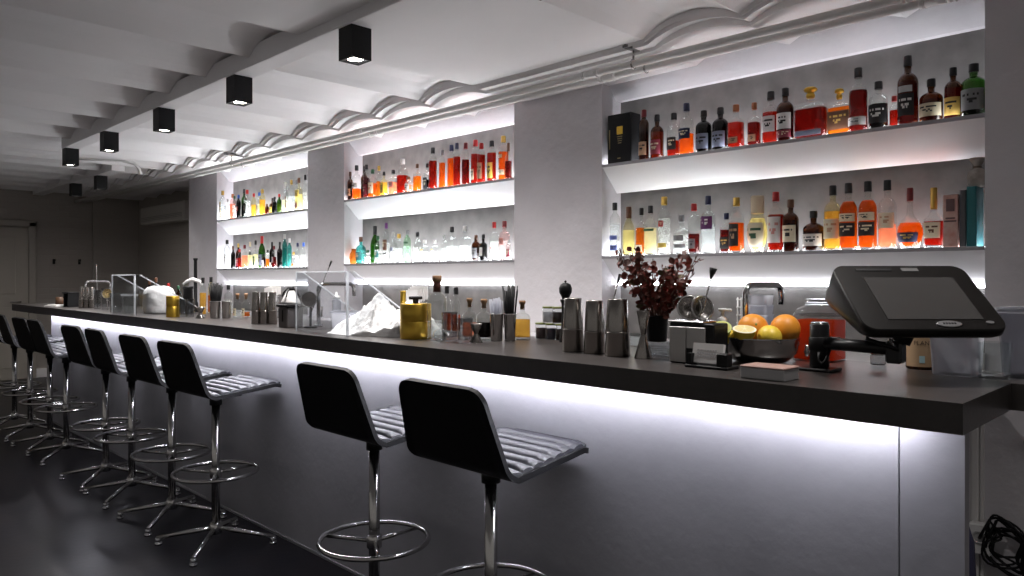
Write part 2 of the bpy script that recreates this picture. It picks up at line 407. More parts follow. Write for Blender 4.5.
# ------------------------------------------------------------------ the bar
BASEY, FR = 1.885, 1.59
XL, XR = -8.03, -.393
t = thing('bar_counter', (0, 0, 0), 'long dark stone bar counter on a grey plastered front with white light under its edge', 'bar counter')
MB().prism([(XL, FR), (XR, FR), (XR, 1.975), (.9, 1.975), (.9, 2.2), (XL, 2.2)], TOP-.06, TOP).build('worktop', M_STONE, t)
MB().box(((XL+.08-.60)/2, BASEY+.018, .52), (-.60-XL-.08, .036, 1.04)).build('bar_front', M_BASE, t)
MB().box(((-.596-.462)/2, BASEY+.017, .52), (.134, .036, 1.04)).build('end_panel', M_BASE, t)
MB().box(((XL-.5)/2, BASEY-.055, TOP-.066), (-.52-XL-.1, .012, .012)).build('led_strip', M_LEDBAR, t)
MB().box(((XL+.08-.46)/2, BASEY-.003, .006), (-.46-XL-.08, .006, .012)).build('kick_strip', pbr('kick', (.30, .30, .31), .5), t)
MB().box((.7, 2.05, .52), (.3, .12, 1.04)).build('support_panel', M_BASE, t)

# ------------------------------------------------------------------ bar stools
def sheet(mb, prof, hw, t0, t1, nv=10):
    """closed quilt between two offsets of the side profile (y, z); hw half widths"""
    n = len(prof); nor = []
    for i in range(n):
        a, b = Vector(prof[max(i-1, 0)]), Vector(prof[min(i+1, n-1)]); d = (b-a).normalized(); nor.append(Vector((-d.y, d.x)))
    rows = []
    for k, tt in enumerate((t0, t1)):
        base = len(mb.v)
        for i in range(n):
            for j in range(nv+1):
                v = -1+2*j/nv; e = 1-.35*max(0, abs(v)-.8)/.2*(1 if k else .6)
                p = Vector(prof[i])+nor[i]*tt[i]*(e if k else 1); mb.v.append((hw[i]*v*(1 if k == 0 else .985), p.x, p.y))
        rows.append(base)
    W = nv+1
    for i in range(n-1):
        for j in range(nv):
            q = (i*W+j, i*W+j+1, (i+1)*W+j+1, (i+1)*W+j)
            mb.face([rows[1]+x for x in q]); mb.face([rows[0]+x for x in reversed(q)])
    per = [(i, 0) for i in range(n)]+[(n-1, j) for j in range(1, nv+1)]+[(i, nv) for i in range(n-2, -1, -1)]+[(0, j) for j in range(nv-1, 0, -1)]
    for k in range(len(per)):
        a, b = per[k], per[(k+1) % len(per)]
        ia, ib = a[0]*W+a[1], b[0]*W+b[1]; mb.face((rows[0]+ia, rows[0]+ib, rows[1]+ib, rows[1]+ia), False)
def stool_profile():
    P = [(-.232+.066*k/40, 1.030-.225*k/40) for k in range(41)]
    for k in range(1, 7):
        a = math.radians(16+70*k/7); P.append((-.166+.045*(1-math.cos(a-math.radians(16)))+.02*k/7, .805-.038*math.sin(a-math.radians(16))))
    y0, z0 = P[-1]
    for k in range(1, 57):
        t_ = k/56; P.append((y0+(.248-y0)*t_, z0+(.806-z0)*t_-.018*max(0, t_-.85)/.15))
    return [(y+.024, z) for y, z in P]
def make_stool(label):
    t = thing('bar_stool', (0, 0, 0), label, 'bar stool', 'black bar stools along the counter')
    P = stool_profile(); n = len(P)
    s_ = [0]
    for a, b in zip(P, P[1:]): s_.append(s_[-1]+math.dist(a, b))
    tot = s_[-1]; hw = []
    for x in s_:
        w_ = .188+.037*min(1, x/.24) if x < .30 else .225-.030*(x-.30)/(tot-.30)
        e = min(x, tot-x); r = .046
        hw.append(w_ if e > r else w_-r+math.sqrt(max(0, r*r-(r-e)**2)))
    m = MB(); sheet(m, P, hw, [-.014]*n, [.004]*n); m.build('seat_shell', M_LEATHER, t)
    Q = []; 
    def at_s(x):
        for i in range(n-1):
            if s_[i+1] >= x: f_ = (x-s_[i])/(s_[i+1]-s_[i]); return tuple(P[i][k]+(P[i+1][k]-P[i][k])*f_ for k in (0, 1)), hw[i]+(hw[i+1]-hw[i])*f_
        return P[-1], hw[-1]
    pts = [at_s(.020+(tot-.034)*k/150) for k in range(151)]
    rib = [((.004 if k < 60 else .007)+(.006 if k < 60 else .013)*abs(math.sin(PI*(.012+(tot-.024)*k/150)/.052))**.55)*min(1, .25+k/12) for k in range(151)]
    m = MB(); sheet(m, [p for p, h in pts], [h-.013 for p, h in pts], [.002]*151, rib); m.build('seat_cushion', M_SEAT, t)
    MB().box((0, .02, .748), (.16, .16, .012), bev=.003).cyl((0, 0, .70), .03, .045).build('seat_plate', M_BLACK, t)
    MB().cyl((0, 0, .06), .0205, .66, 16).build('column', M_STEEL, t)
    MB().cyl((0, 0, .335), .028, .05, 16, bev=.003).build('collar', M_STEEL, t)
    MB().tube([(.2*math.cos(2*PI*k/40), .2*math.sin(2*PI*k/40), .365) for k in range(40)], .0095, 8, True).build('foot_ring', M_STEEL, t)
    for k in range(3):
        a = PI/2+2*PI*k/3; MB().rod((.02*math.cos(a), .02*math.sin(a), .36), (.198*math.cos(a), .198*math.sin(a), .362), .0075, 8).build('ring_spoke', M_STEEL, t)
    MB().cyl((0, 0, .055), .03, .055, 16, bev=.004).build('hub', M_STEEL, t)
    for k in range(4):
        a = PI/4+PI/2*k; ca, sa = math.cos(a), math.sin(a)
        lg = MB().rod((.02*ca, .02*sa, .082), (.292*ca, .292*sa, .036), .013, 10, .010).build('leg', M_STEEL, t)
        MB().cyl((.285*ca, .285*sa, 0), .017, .012, 14).cyl((.285*ca, .285*sa, .012), .013, .024, 14).build('foot_pad', M_CHROME, lg)
    return t
SX = [-1.703, -2.333, -3.712, -4.285, -4.927, -5.424, -6.34, -6.80, -7.43, -7.99]
SLAB = ['nearest and largest black leather bar stool with ribbed seat, in front of the shakers',
        'second bar stool from the near end, left of the largest stool',
        'third bar stool from the near end, its whole star base and footring showing',
        'fourth bar stool from the near end, its seat just behind the third one',
        'fifth bar stool from the near end, below the fluffy ice heap',
        'sixth bar stool from the near end, overlapping the fifth', 'seventh bar stool from the near end, alone before the far pairs',
        'eighth bar stool from the near end', 'ninth bar stool, second from the far end of the bar', 'farthest bar stool, half cut by the left picture edge']
st = make_stool(SLAB[0])
for i, x in enumerate(SX):
    o = st if i == 0 else copy_tree(st)
    o.location = (x+.010, 1.60, 0); o.rotation_euler = (0, 0, [0, .0, .03, .02, -.02, .03, 0, .04, -.03, .02][i]); o['label'] = SLAB[i]

# ------------------------------------------------------------------ bottles
LIQ = {'amb': (.66, .22, .02), 'org': (.68, .16, .018), 'red': (.36, .026, .012), 'dred': (.20, .014, .010), 'brn': (.16, .05, .015), 'pale': (.90, .85, .55),
       'yel': (.80, .52, .14), 'grn': (.35, .62, .25), 'teal': (.05, .38, .36), 'pink': (.85, .36, .22), 'blk': (.012, .010, .010), 'clr': (.88, .90, .90), 'wht': (.88, .88, .86)}
TINT = {'c': (.95, .97, .96), 'g': (.16, .36, .09), 'b': (.30, .13, .04), 'k': (.05, .04, .035), 't': (.25, .62, .58), 'p': (.95, .80, .78), 'y': (.96, .93, .74), 'lg': (.72, .90, .74)}
CAPC = {'blk': (.010, .010, .011), 'navy': (.015, .02, .07), 'red': (.42, .02, .02), 'dred': (.16, .012, .015), 'gold': (.62, .40, .10), 'brn': (.12, .05, .025), 'cop': (.38, .13, .05), 'wht': (.75, .74, .72),
        'gry': (.22, .22, .23), 'grn': (.03, .10, .05), 'pur': (.12, .03, .14), 'blu': (.04, .12, .50), 'cork': (.45, .27, .14), 'beige': (.66, .55, .38), 'sil': (.5, .5, .5)}
LABC = dict(CAPC, crm=(.72, .64, .46), tan=(.50, .30, .18), wine=(.22, .03, .05), yel=(.72, .52, .10), slate=(.20, .22, .30), lblu=(.12, .16, .48), teal=(.06, .22, .24), pnk=(.6, .25, .22), fr=(.7, .66, .62))
def mliq(k): return cloudy('liquid_'+k, LIQ[k], .60 if k not in ('clr', 'wht') else .75)
def mgls(k): return glass('bottle_glass_'+k, tuple(c*.95 for c in TINT[k]), .40)
def mcap(k): return pbr('cap_'+k, CAPC[k], .35, .9 if k in ('gold', 'sil') else 0)
def mlab(k): return pbr('label_'+k, LABC[k], .6)
# per kind: body top, shoulder end, neck ratio, cap start, square power (2 = round), depth ratio, base taper
KIND = {'std': (.60, .75, .34, .86, 2, 1, 1), 'tall': (.66, .80, .38, .87, 2, 1, .96), 'wine': (.46, .74, .36, .78, 2, 1, 1), 'squat': (.54, .70, .30, .84, 2, 1, 1),
        'sq': (.60, .70, .36, .86, 5, 1, 1), 'dec': (.62, .72, .20, .84, 6, .42, 1), 'flat': (.60, .72, .30, .84, 4, .6, 1), 'slim': (.70, .82, .42, .87, 2, 1, 1), 'mini': (.62, .76, .45, .84, 2, 1, 1)}
def body_profile(kind, r, h):
    if kind == 'bulb':
        Z = [(0, .60), (.03, .66), (.12, .88), (.24, 1), (.34, .97), (.43, .76), (.50, .46), (.56, .27), (.72, .20), (.80, .19)]
        return [(r*b, h*a) for a, b in Z], .80*h, .19*r, .10, .42
    if kind == 'vase':
        Z = [(0, .50), (.03, .55), (.14, .80), (.30, 1), (.45, .97), (.58, .74), (.68, .55), (.72, .50)]
        return [(r*b, h*a) for a, b in Z], .70*h, .52*r, .14, .52
    if kind == 'cognac':
        Z = [(0, .84), (.02, .90), (.25, .95), (.42, 1), (.48, .92), (.54, .55), (.60, .34), (.68, .28), (.80, .27)]
        return [(r*b, h*a) for a, b in Z], .66*h, .28*r, .08, .40
    bt, se, nr, cs, n, ry, tp = KIND[kind]; nk = max(nr*r, .0085); P = [(r*tp*.93, 0), (r*tp, h*.02), (r, h*bt)]
    for k in range(1, 6):
        t = k/5; P.append((nk+(r-nk)*(math.cos(t*PI/2)**.9 if k < 5 else 0), h*(bt+(se-bt)*(math.sin(t*PI/2)*.35+t*.65))))
    P += [(nk, h*cs), (nk*1.05, h*(cs+.03))]
    if n != 2: P = [(a, z, 1 if z <= h*bt+1e-6 else max(0, 1-(z-h*bt)/(h*(se-bt)))**.6) for a, z in P]
    return P, cs*h, nk, .06, bt-.04
def radius_at(P, z):
    for a, b in zip(P, P[1:]):
        if a[1] <= z <= b[1] and b[1] > a[1]: return a[0]+(b[0]-a[0])*(z-a[1])/(b[1]-a[1])
    return P[-1][0]
def label_patch(P, z0, z1, half, base, ink, n, ry, rnd, parent, face=-PI/2, text=True):
    m = MB(); m.mat(base); m.mat(ink); nu, nv = 14, 9
    def pt(u, v):
        t = face+(u-.5)*2*half; z = z0+(z1-z0)*v; r = radius_at(P, z)*1.012+.0006
        cx, sy = math.cos(t), math.sin(t); e = 1/((abs(cx)**n+abs(sy)**n)**(1/n)) if n != 2 else 1
        return (r*e*cx, r*e*sy*ry, z)
    rows = {6: .75, 4: .5, 3: .35} if text else {}
    def mi(i, j): return 1 if j in rows and abs(i-6.5) < 7*rows[j] and rnd.random() < .72 else 0
    m.grid(pt, nu, nv, mi=mi); return m.build('label', None, parent)
def bottle(x, y, z, w, h, kind, gl, liq, fill, cap, lab, label, group, cat='bottle', rz=0, name='bottle', stopper=None):
    rnd = random.Random(int(x*1000)+int(h*5000)); t = thing(name, (x, y, z), label, cat, group, rz)
    r = w/2; P, zc, nk, lb0, lb1 = body_profile(kind, r, h); n, ry = (KIND[kind][4], KIND[kind][5]) if kind in KIND else (2, 1)
    if kind == 'cognac': n, ry = 4, .8; P = [(a, b, 1 if b < .48*h else 0) for a, b in P]
    seg = 24 if w > .05 else 18
    MB().lathe(P, seg=seg, n=n, ry=ry).build('glass_body', mgls(gl), t)
    if liq and fill > 0:
        zf = fill*h; Q = [(p[0]*.92, max(p[1], .012), *p[2:]) for p in P if p[1] < zf]
        rt = radius_at(P, zf)*.92; Q.append((rt, zf, *(Q[-1][2:] if len(Q[-1]) > 2 else ())))
        MB().lathe(Q, seg=seg, n=n, ry=ry).build('liquid', mliq(liq), t)
    ck = nk*1.22
    if stopper == 'ball':
        MB().lathe([(nk*1.1, zc-.012), (nk*1.3, zc-.004), (nk*1.3, zc+.006), (nk*.9, zc+.010), (nk*1.1, zc+.016), (nk*1.9, h-.016), (nk*2.0, h-.008), (nk*1.5, h)], seg=20).build('stopper', M_GOLD, t)
    elif stopper == 'cork':
        MB().lathe([(nk*.9, zc-.01), (nk*.95, zc+.01), (nk*1.35, zc+.012), (nk*1.35, h-.003), (nk*1.2, h)], seg=16).build('stopper', M_CORK, t)
    elif cap:
        ht = zc if kind not in ('bulb', 'cognac', 'vase') else zc
        MB().lathe([(ck, ht-.004), (ck*1.02, ht+.001), (ck*1.0, h-.003), (ck*.9, h)], seg=16).build('cap', mcap(cap), t)
    if lab:
        for q in (lab if isinstance(lab, list) else [lab]):
            c_, z0, z1, half = q[:4]; ink = q[4] if len(q) > 4 else ('crm' if sum(LABC[c_]) < .6 else 'blk')
            label_patch(P, z0*h, z1*h, math.radians(half), mlab(c_), mlab(ink), n, ry, rnd, t, text=(z1-z0)*h > .03)
    return t
W_ = ('fr', .12, .50, 62)
ROWS = {
 ('right', 'u'): [
  (646, 110.5, 10, 'slim', 'b', 'brn', .62, 'dred', ('tan', .10, .36, 60), 'slim brown bottle with dark red cap beside the black gift box'),
  (658, 115, 13, 'std', 'b', 'amb', .60, 'blk', ('wine', .10, .42, 60), 'amber brown bottle with black cap and dark label'),
  (673.5, 113, 14, 'std', 'c', 'red', .36, 'blk', ('blk', .16, .44, 46), 'part empty clear bottle with black shield label'),
  (688.5, 104, 15, 'std', 'c', 'org', .40, 'navy', ('navy', .30, .50, 55), 'tall clear bottle of orange spirit with navy cap'),
  (704.5, 111, 16, 'std', 'k', 'blk', .55, 'blk', ('slate', .08, .44, 60), 'left one of two black bottles with slate blue labels'),
  (720, 107.5, 16, 'std', 'k', 'blk', .55, 'blk', ('slate', .08, .44, 60), 'right one of two black bottles with slate blue labels'),
  (738, 105.5, 17.5, 'sq', 'c', 'red', .58, 'cop', ('tan', .10, .24, 36), 'square bottle of bright red spirit with copper neck'),
  (755, 103, 14, 'sq', 'c', 'dred', .54, 'cop', ('tan', .10, .26, 36), 'smaller dark red square bottle with copper neck'),
  (770.5, 91.5, 17, 'std', 'c', 'red', .60, 'blk', ('wht', .22, .52, 50), 'red bottle with big white label and black cap'),
  (790, 89, 16.5, 'std', 'b', 'dred', .60, 'blk', [('wht', .22, .52, 62), ('wine', .06, .20, 62)], 'dark brown bottle with big white label and black cap'),
  (817, 88, 37, 'dec', 'c', 'dred', .58, None, ('slate', .05, .16, 40), 'wide dark decanter with gold stopper', 'ball'),
  (848, 89, 26, 'dec', 'c', 'amb', .60, None, ('brn', .12, .52, 50, 'gold'), 'narrower amber decanter with gold stopper', 'ball'),
  (867.5, 69, 18, 'std', 'c', 'dred', .64, 'blk', ('wht', .09, .22, 70, 'gry'), 'tall dark wine coloured bottle with white band low down'),
  (885.5, 82, 18, 'std', 'c', 'blk', .52, 'blk', ('blk', .12, .50, 70, 'wht'), 'black bodied bottle with white script'),
  (899, 96, 9, 'std', 'c', 'red', .55, 'red', None, 'small red bottle half hidden behind the black labelled one'),
  (912, 57, 19, 'std', 'b', 'red', .62, 'blk', [('blk', .12, .44, 50, 'wht'), ('sil', .46, .55, 40)], 'tallest red bottle with long black label'),
  (932, 79.5, 21, 'squat', 'b', 'brn', .52, 'blk', ('crm', .12, .42, 70), 'squat brown bottle with cream label'),
  (956, 67.5, 16, 'std', 'b', 'red', .60, 'blk', ('gold', .08, .42, 60, 'blk'), 'red bottle with gold label behind the green one'),
  (972.5, 65, 22, 'std', 'g', 'blk', .36, 'blk', ('gry', .10, .50, 62), 'dark green bottle at the right shelf end')],
 ('right', 'l'): [
  (617, 203, 10.5, 'tall', 'c', 'clr', .6, 'blk', [('lblu', .10, .20, 60), ('lblu', .30, .38, 60)], 'clear bottle with two blue bands'),
  (629.5, 207, 12.5, 'wine', 'y', 'pale', .52, 'brn', None, 'pale yellow straw coloured bottle'),
  (641, 208, 12, 'sq', 'c', 'amb', .58, 'blk', ('crm', .08, .22, 40), 'square amber bottle with black cap'),
  (652.5, 206, 13, 'std', 'c', 'pale', .55, 'blk', ('grn', .48, .53, 60), 'pale green tinged bottle with black cap'),
  (665, 197, 13, 'tall', 'c', 'wht', .62, 'gold', [('red', .48, .58, 24), ('yel', .12, .2, 50)], 'tall frosted bottle with gold cap'),
  (681, 215, 16, 'squat', 'c', 'wht', .5, 'gry', [('gry', .34, .48, 44, 'wht'), ('gry', .16, .26, 60, 'wht')], 'squat clear bottle with grey labels'),
  (696, 204, 12, 'tall', 'c', 'dred', .40, 'red', ('gry', .1, .3, 40), 'clear bottle with red cap half full of red'),
  (709, 196, 14.5, 'std', 'c', 'clr', .5, 'navy', ('pur', .42, .64, 60, 'wht'), 'clear bottle with large purple label'),
  (726, 213, 13.5, 'sq', 'c', 'dred', .58, 'navy', ('blk', .10, .40, 44, 'gold'), 'short dark red square bottle with navy cap'),
  (738, 198, 15.5, 'std', 'c', 'org', .54, 'gold', ('blk', .12, .52, 40, 'tan'), 'amber bottle with tall black label'),
  (757.5, 196, 20, 'vase', 'y', 'pale', .6, 'beige', ('crm', .10, .52, 62, 'grn'), 'ornate pale gold curved bottle with beige cap'),
  (775.5, 192, 16, 'std', 'c', 'red', .62, 'red', ('fr', .15, .58, 56, 'pnk'), 'red bottle with red cap and tall white label'),
  (792.5, 200, 15.5, 'std', 'b', 'brn', .6, 'brn', ('crm', .18, .50, 60), 'dark brown bottle with cream label'),
  (814.5, 211, 20, 'squat', 'b', 'brn', .5, 'blk', ('fr', .12, .42, 70), 'squat dark bottle with white label'),
  (834.5, 185.5, 17, 'std', 'y', 'yel', .60, 'blk', ('crm', .18, .48, 60, 'tan'), 'tall pale whisky bottle with black cap'),
  (852.5, 183.5, 17, 'std', 'c', 'org', .72, 'blk', [('crm', .42, .54, 60), ('blk', .20, .40, 60)], 'left one of two orange bottles with black labels'),
  (872, 181.5, 17.5, 'std', 'c', 'org', .72, 'blk', [('crm', .42, .54, 60), ('blk', .20, .40, 60)], 'right one of two orange bottles with black labels'),
  (891.5, 180, 17, 'std', 'c', 'pink', .36, 'blk', ('crm', .30, .52, 60, 'tan'), 'half empty pinkish bottle with black cap'),
  (907, 188, 25, 'bulb', 'c', 'org', .42, 'dred', ('navy', .10, .26, 50, 'gold'), 'round bellied cognac bottle with wine red neck'),
  (934, 188, 24, 'cognac', 'c', 'red', .44, 'gold', ('crm', .16, .42, 44, 'brn'), 'square shouldered cognac bottle with gold neck')],
 ('middle', 'u'): [
  (351, 172, 5.5, 'std', 'b', 'dred', .55, 'brn', ('tan', .15, .4, 60), 'small dark red bottle at the left shelf end'),
  (357.5, 165.5, 9, 'std', 'c', 'org', .32, 'blk', ('fr', .34, .48, 60), 'third full orange bottle with white label'),
  (364, 166, 7, 'std', 'b', 'brn', .6, 'blk', None, 'brown bottle with black cap'),
  (368.5, 165, 7, 'tall', 'c', 'dred', .6, 'blk', ('wine', .1, .4, 60), 'dark red bottle with black cap'),
  (373.5, 169.5, 9, 'std', 'c', 'org', .5, 'grn', ('crm', .14, .52, 60, 'red'), 'orange bottle with large cream label and green cap'),
  (378.5, 166, 6, 'tall', 'c', 'amb', .5, 'gold', None, 'slender amber bottle with gold cap'),
  (386, 172, 7.5, 'sq', 'y', 'yel', .56, 'blk', ('yel', .12, .52, 40, 'grn'), 'short clear bottle with yellow label'),
  (394, 170, 9, 'std', 'c', 'pink', .5, 'blk', ('pnk', .3, .52, 50), 'pinkish orange bottle with black cap'),
  (402.5, 159, 12, 'std', 'c', 'red', .52, 'wht', None, 'broad red bottle with tall white cap'),
  (410.5, 177, 7, 'mini', 'c', 'pink', .5, 'brn', ('wht', .12, .56, 60), 'very short bottle with white label'),
  (418, 164, 8.5, 'sq', 'c', 'amb', .55, 'brn', None, 'golden square bottle with brown cap'),
  (427, 163.5, 9, 'sq', 'c', 'blk', .4, 'blk', ('blk', .06, .48, 44, 'crm'), 'black labelled bottle with black cap'),
  (435, 148, 8.5, 'slim', 'c', 'red', .68, 'blk', None, 'first of the straight red bottles, with black cap'),
  (443, 150, 6.5, 'slim', 'c', 'org', .66, 'gry', None, 'thin orange red bottle with grey cap'),
  (451, 145, 8.5, 'slim', 'c', 'org', .68, 'navy', None, 'straight orange red bottle with navy cap'),
  (459, 143.5, 7.5, 'slim', 'c', 'red', .68, 'navy', None, 'straight red bottle with navy cap'),
  (466.5, 143, 8, 'slim', 'c', 'dred', .60, 'dred', None, 'straight dark red bottle with dark red cap'),
  (475, 140, 9.5, 'slim', 'c', 'red', .68, 'red', ('crm', .1, .34, 26), 'straight red bottle with bright red cap'),
  (483.5, 143.5, 8.5, 'slim', 'c', 'red', .7, 'red', ('tan', .1, .5, 55), 'red bottle with tall tan label'),
  (492.5, 141, 9.5, 'slim', 'c', 'red', .7, 'blk', ('yel', .08, .46, 55), 'red bottle with round yellow label'),
  (503, 136, 10.5, 'tall', 'c', 'org', .64, 'gold', [('crm', .12, .24, 55), ('crm', .5, .58, 30)], 'tallest orange bottle with gold cap'),
  (510.5, 143.5, 7, 'wine', 'c', 'dred', .5, 'brn', None, 'dark red bottle cut off by the right pilaster')],
 ('middle', 'l'): [
  (363, 237, 10, 'squat', 't', 'clr', .5, 'brn', ('teal', .14, .44, 60), 'round shouldered bottle with teal label'),
  (368.5, 250, 6, 'mini', 'c', 'wht', .5, 'grn', None, 'very small clear bottle with green cap'),
  (374.5, 226, 9, 'wine', 'g', 'grn', .5, 'blk', ('grn', .1, .16, 60), 'green champagne bottle with black foil'),
  (380, 236, 7, 'std', 'c', 'wht', .5, 'grn', ('teal', .22, .44, 60), 'clear bottle with dark green label and cap'),
  (387, 223, 7, 'tall', 'c', 'wht', .5, 'pur', [('brn', .32, .58, 60), ('blk', .22, .25, 60)], 'clear bottle with brown label and purple cap'),
  (393, 232, 7, 'tall', 'c', 'wht', .5, 'sil', ('slate', .38, .5, 40), 'clear bottle with small dark square label'),
  (401, 234, 8, 'tall', 'c', 'clr', .5, 'gold', None, 'clear bottle with gold cap'),
  (408, 230, 7.5, 'tall', 'lg', 'clr', .5, 'gry', ('grn', .58, .64, 60), 'pale green tinted bottle'),
  (417, 232, 9, 'std', 'c', 'wht', .5, 'blk', ('gry', .28, .31, 40), 'white frosted bottle with black cap'),
  (427, 240, 9, 'std', 'c', 'wht', .5, 'wht', ('yel', .52, .58, 25), 'first short clear bottle with yellow spot'),
  (435.5, 240, 8, 'std', 'c', 'wht', .5, 'wht', ('yel', .54, .58, 20), 'second short clear bottle with yellow spot'),
  (443.5, 235, 7, 'tall', 'c', 'clr', .5, 'sil', None, 'plain clear bottle with silver cap'),
  (454, 227, 12, 'sq', 'c', 'clr', .45, 'blk', None, 'large square clear bottle with dark cap'),
  (466, 226, 12.5, 'sq', 'c', 'clr', .45, 'sil', None, 'large square clear bottle with pale cap'),
  (475.5, 235, 8.5, 'std', 'b', 'brn', .55, 'brn', ('gry', .12, .5, 60), 'brown bottle with grey label'),
  (485.5, 234.5, 8, 'sq', 'k', 'blk', .55, 'blk', ('wht', .18, .5, 30, 'sil'), 'black bottle with white pointed label'),
  (495, 222, 9.5, 'std', 'c', 'wht', .5, 'red', ('pnk', .3, .34, 20), 'frosted bottle with bright red cap'),
  (504, 221, 11, 'std', 'p', 'clr', .5, 'dred', ('pnk', .4, .56, 30), 'pink tinted clear bottle with dark red cap'),
  (510.8, 240, 5, 'mini', 'c', 'clr', .5, 'sil', ('wine', .15, .55, 60), 'small bottle with wine label by the right pilaster')],
 ('left', 'u'): [
  (224.5, 191, 6, 'tall', 'c', 'clr', .5, 'gold', ('gold', .1, .62, 25), 'clear bottle with thin gold label'),
  (228.5, 199, 4.5, 'tall', 'c', 'wht', .5, 'sil', None, 'plain white bottle'),
  (232.5, 194, 5.5, 'slim', 'p', 'pink', .6, 'pnk' if 0 else 'cop', None, 'salmon pink bottle'),
  (236.3, 196, 4, 'slim', 'c', 'wht', .6, 'grn', ('teal', .1, .3, 40), 'pale thin bottle with green cap'),
  (239.3, 195, 4.5, 'tall', 'k', 'blk', .6, 'blu', ('dred', .3, .5, 50), 'dark bottle with bright blue cap'),
  (243.7, 189, 5.5, 'std', 'g', 'blk', .5, 'blk', None, 'dark green bottle with black cap'),
  (249, 190, 6.5, 'std', 'c', 'wht', .6, 'red', ('blk', .12, .5, 40), 'white bottle with big red cap'),
  (254.5, 193.5, 5, 'tall', 'y', 'yel', .5, 'red', None, 'yellowish bottle with red cap'),
  (259, 192.5, 5.5, 'tall', 'c', 'pale', .5, 'blu', ('gry', .1, .5, 30), 'pale bottle with violet blue cap'),
  (264.3, 189.5, 6, 'tall', 'y', 'yel', .6, 'gold', None, 'greenish yellow bottle with gold cap'),
  (267.8, 204, 4, 'mini', 'b', 'amb', .5, 'brn', None, 'very small brown bottle'),
  (272, 198, 6, 'squat', 'b', 'brn', .5, 'blk', ('yel', .12, .45, 50), 'squat brown bottle with oval yellow label'),
  (276.5, 197, 4.5, 'std', 'k', 'brn', .5, 'blk', None, 'dark narrow bottle'),
  (280, 194, 4.5, 'std', 'g', 'yel', .5, 'red', None, 'olive bottle with reddish cap'),
  (285, 182, 6.5, 'wine', 'c', 'pale', .4, 'wht', None, 'tall pale pointed bottle'),
  (289, 186, 4, 'slim', 'c', 'wht', .6, 'sil', ('brn', .15, .6, 30), 'clear bottle with brown stripe'),
  (292.2, 180, 5, 'tall', 'c', 'clr', .5, 'gold', None, 'clear bottle with golden cap'),
  (295.8, 180, 4.5, 'tall', 'c', 'wht', .5, 'gry', None, 'clear bottle with grey cap'),
  (300.8, 178, 7.5, 'sq', 'y', 'pale', .5, 'brn', [('yel', .42, .62, 60), ('pnk', .08, .24, 40)], 'clear bottle with yellow band and brown neck'),
  (306, 175, 4, 'tall', 'c', 'wht', .5, 'blk', None, 'pale bottle with black cap by the right pilaster')],
 ('left', 'l'): [
  (229, 240, 6, 'tall', 'c', 'wht', .5, 'blk', ('wht', .1, .5, 40), 'white bottle with black cap at the left shelf end'),
  (233.8, 246, 4.5, 'std', 'k', 'brn', .55, 'brn', None, 'dark brown bottle'),
  (238, 243.5, 5, 'std', 'b', 'dred', .55, 'gold', ('wine', .1, .4, 50), 'brown red bottle with gold cap'),
  (241.4, 249, 3.5, 'std', 'c', 'red', .55, 'red', None, 'small bright red bottle'),
  (245.3, 245, 6, 'std', 'c', 'pink', .55, 'dred', None, 'salmon orange bottle'),
  (249.3, 252, 3, 'std', 'g', 'blk', .5, 'blk', None, 'narrow dark green bottle'),
  (252, 242, 5, 'squat', 'c', 'pale', .5, 'beige', None, 'round cream coloured bottle'),
  (256.3, 240.5, 5.5, 'sq', 'c', 'pale', .5, 'blk', ('grn', .1, .42, 40), 'cream bottle with dark green label'),
  (261.5, 236, 7, 'wine', 'g', 'grn', .48, 'red', ('slate', .08, .42, 60), 'green wine bottle with red cap'),
  (265.6, 254, 4, 'mini', 'b', 'brn', .5, 'blk', ('wht', .1, .55, 60), 'tiny bottle with white label'),
  (268.3, 250, 3.5, 'std', 'c', 'amb', .5, 'blk', None, 'orange brown bottle'),
  (271.6, 242, 5, 'std', 'k', 'blk', .5, 'blk', ('crm', .06, .2, 40), 'black bottle with cream label'),
  (276, 246, 5, 'std', 'c', 'dred', .5, 'dred', ('gry', .24, .5, 40), 'dark red bottle with grey label'),
  (280.5, 242, 5.5, 'std', 'k', 'brn', .5, 'blk', None, 'dark brown bottle with wide black cap'),
  (283.6, 249, 4, 'std', 'c', 'clr', .4, 'gry', ('gry', .3, .56, 60), 'bottle with silver grey label'),
  (286.7, 234.5, 5, 'tall', 't', 'teal', .58, 'sil', None, 'tall teal bottle'),
  (290.3, 238.5, 4.5, 'tall', 't', 'clr', .5, 'wht', None, 'clear teal tinted bottle with white cap'),
  (293.2, 252, 5, 'sq', 'c', 'amb', .24, 'gold', None, 'nearly empty square bottle with orange rest'),
  (299.5, 243, 5.5, 'std', 'c', 'wht', .5, 'navy', None, 'white bottle with navy cap'),
  (304.3, 242.5, 4.5, 'std', 'c', 'wht', .5, 'blu', None, 'white bottle with blue cap')]}
NAMEN = {'left': 'farthest', 'middle': 'middle', 'right': 'nearest'}
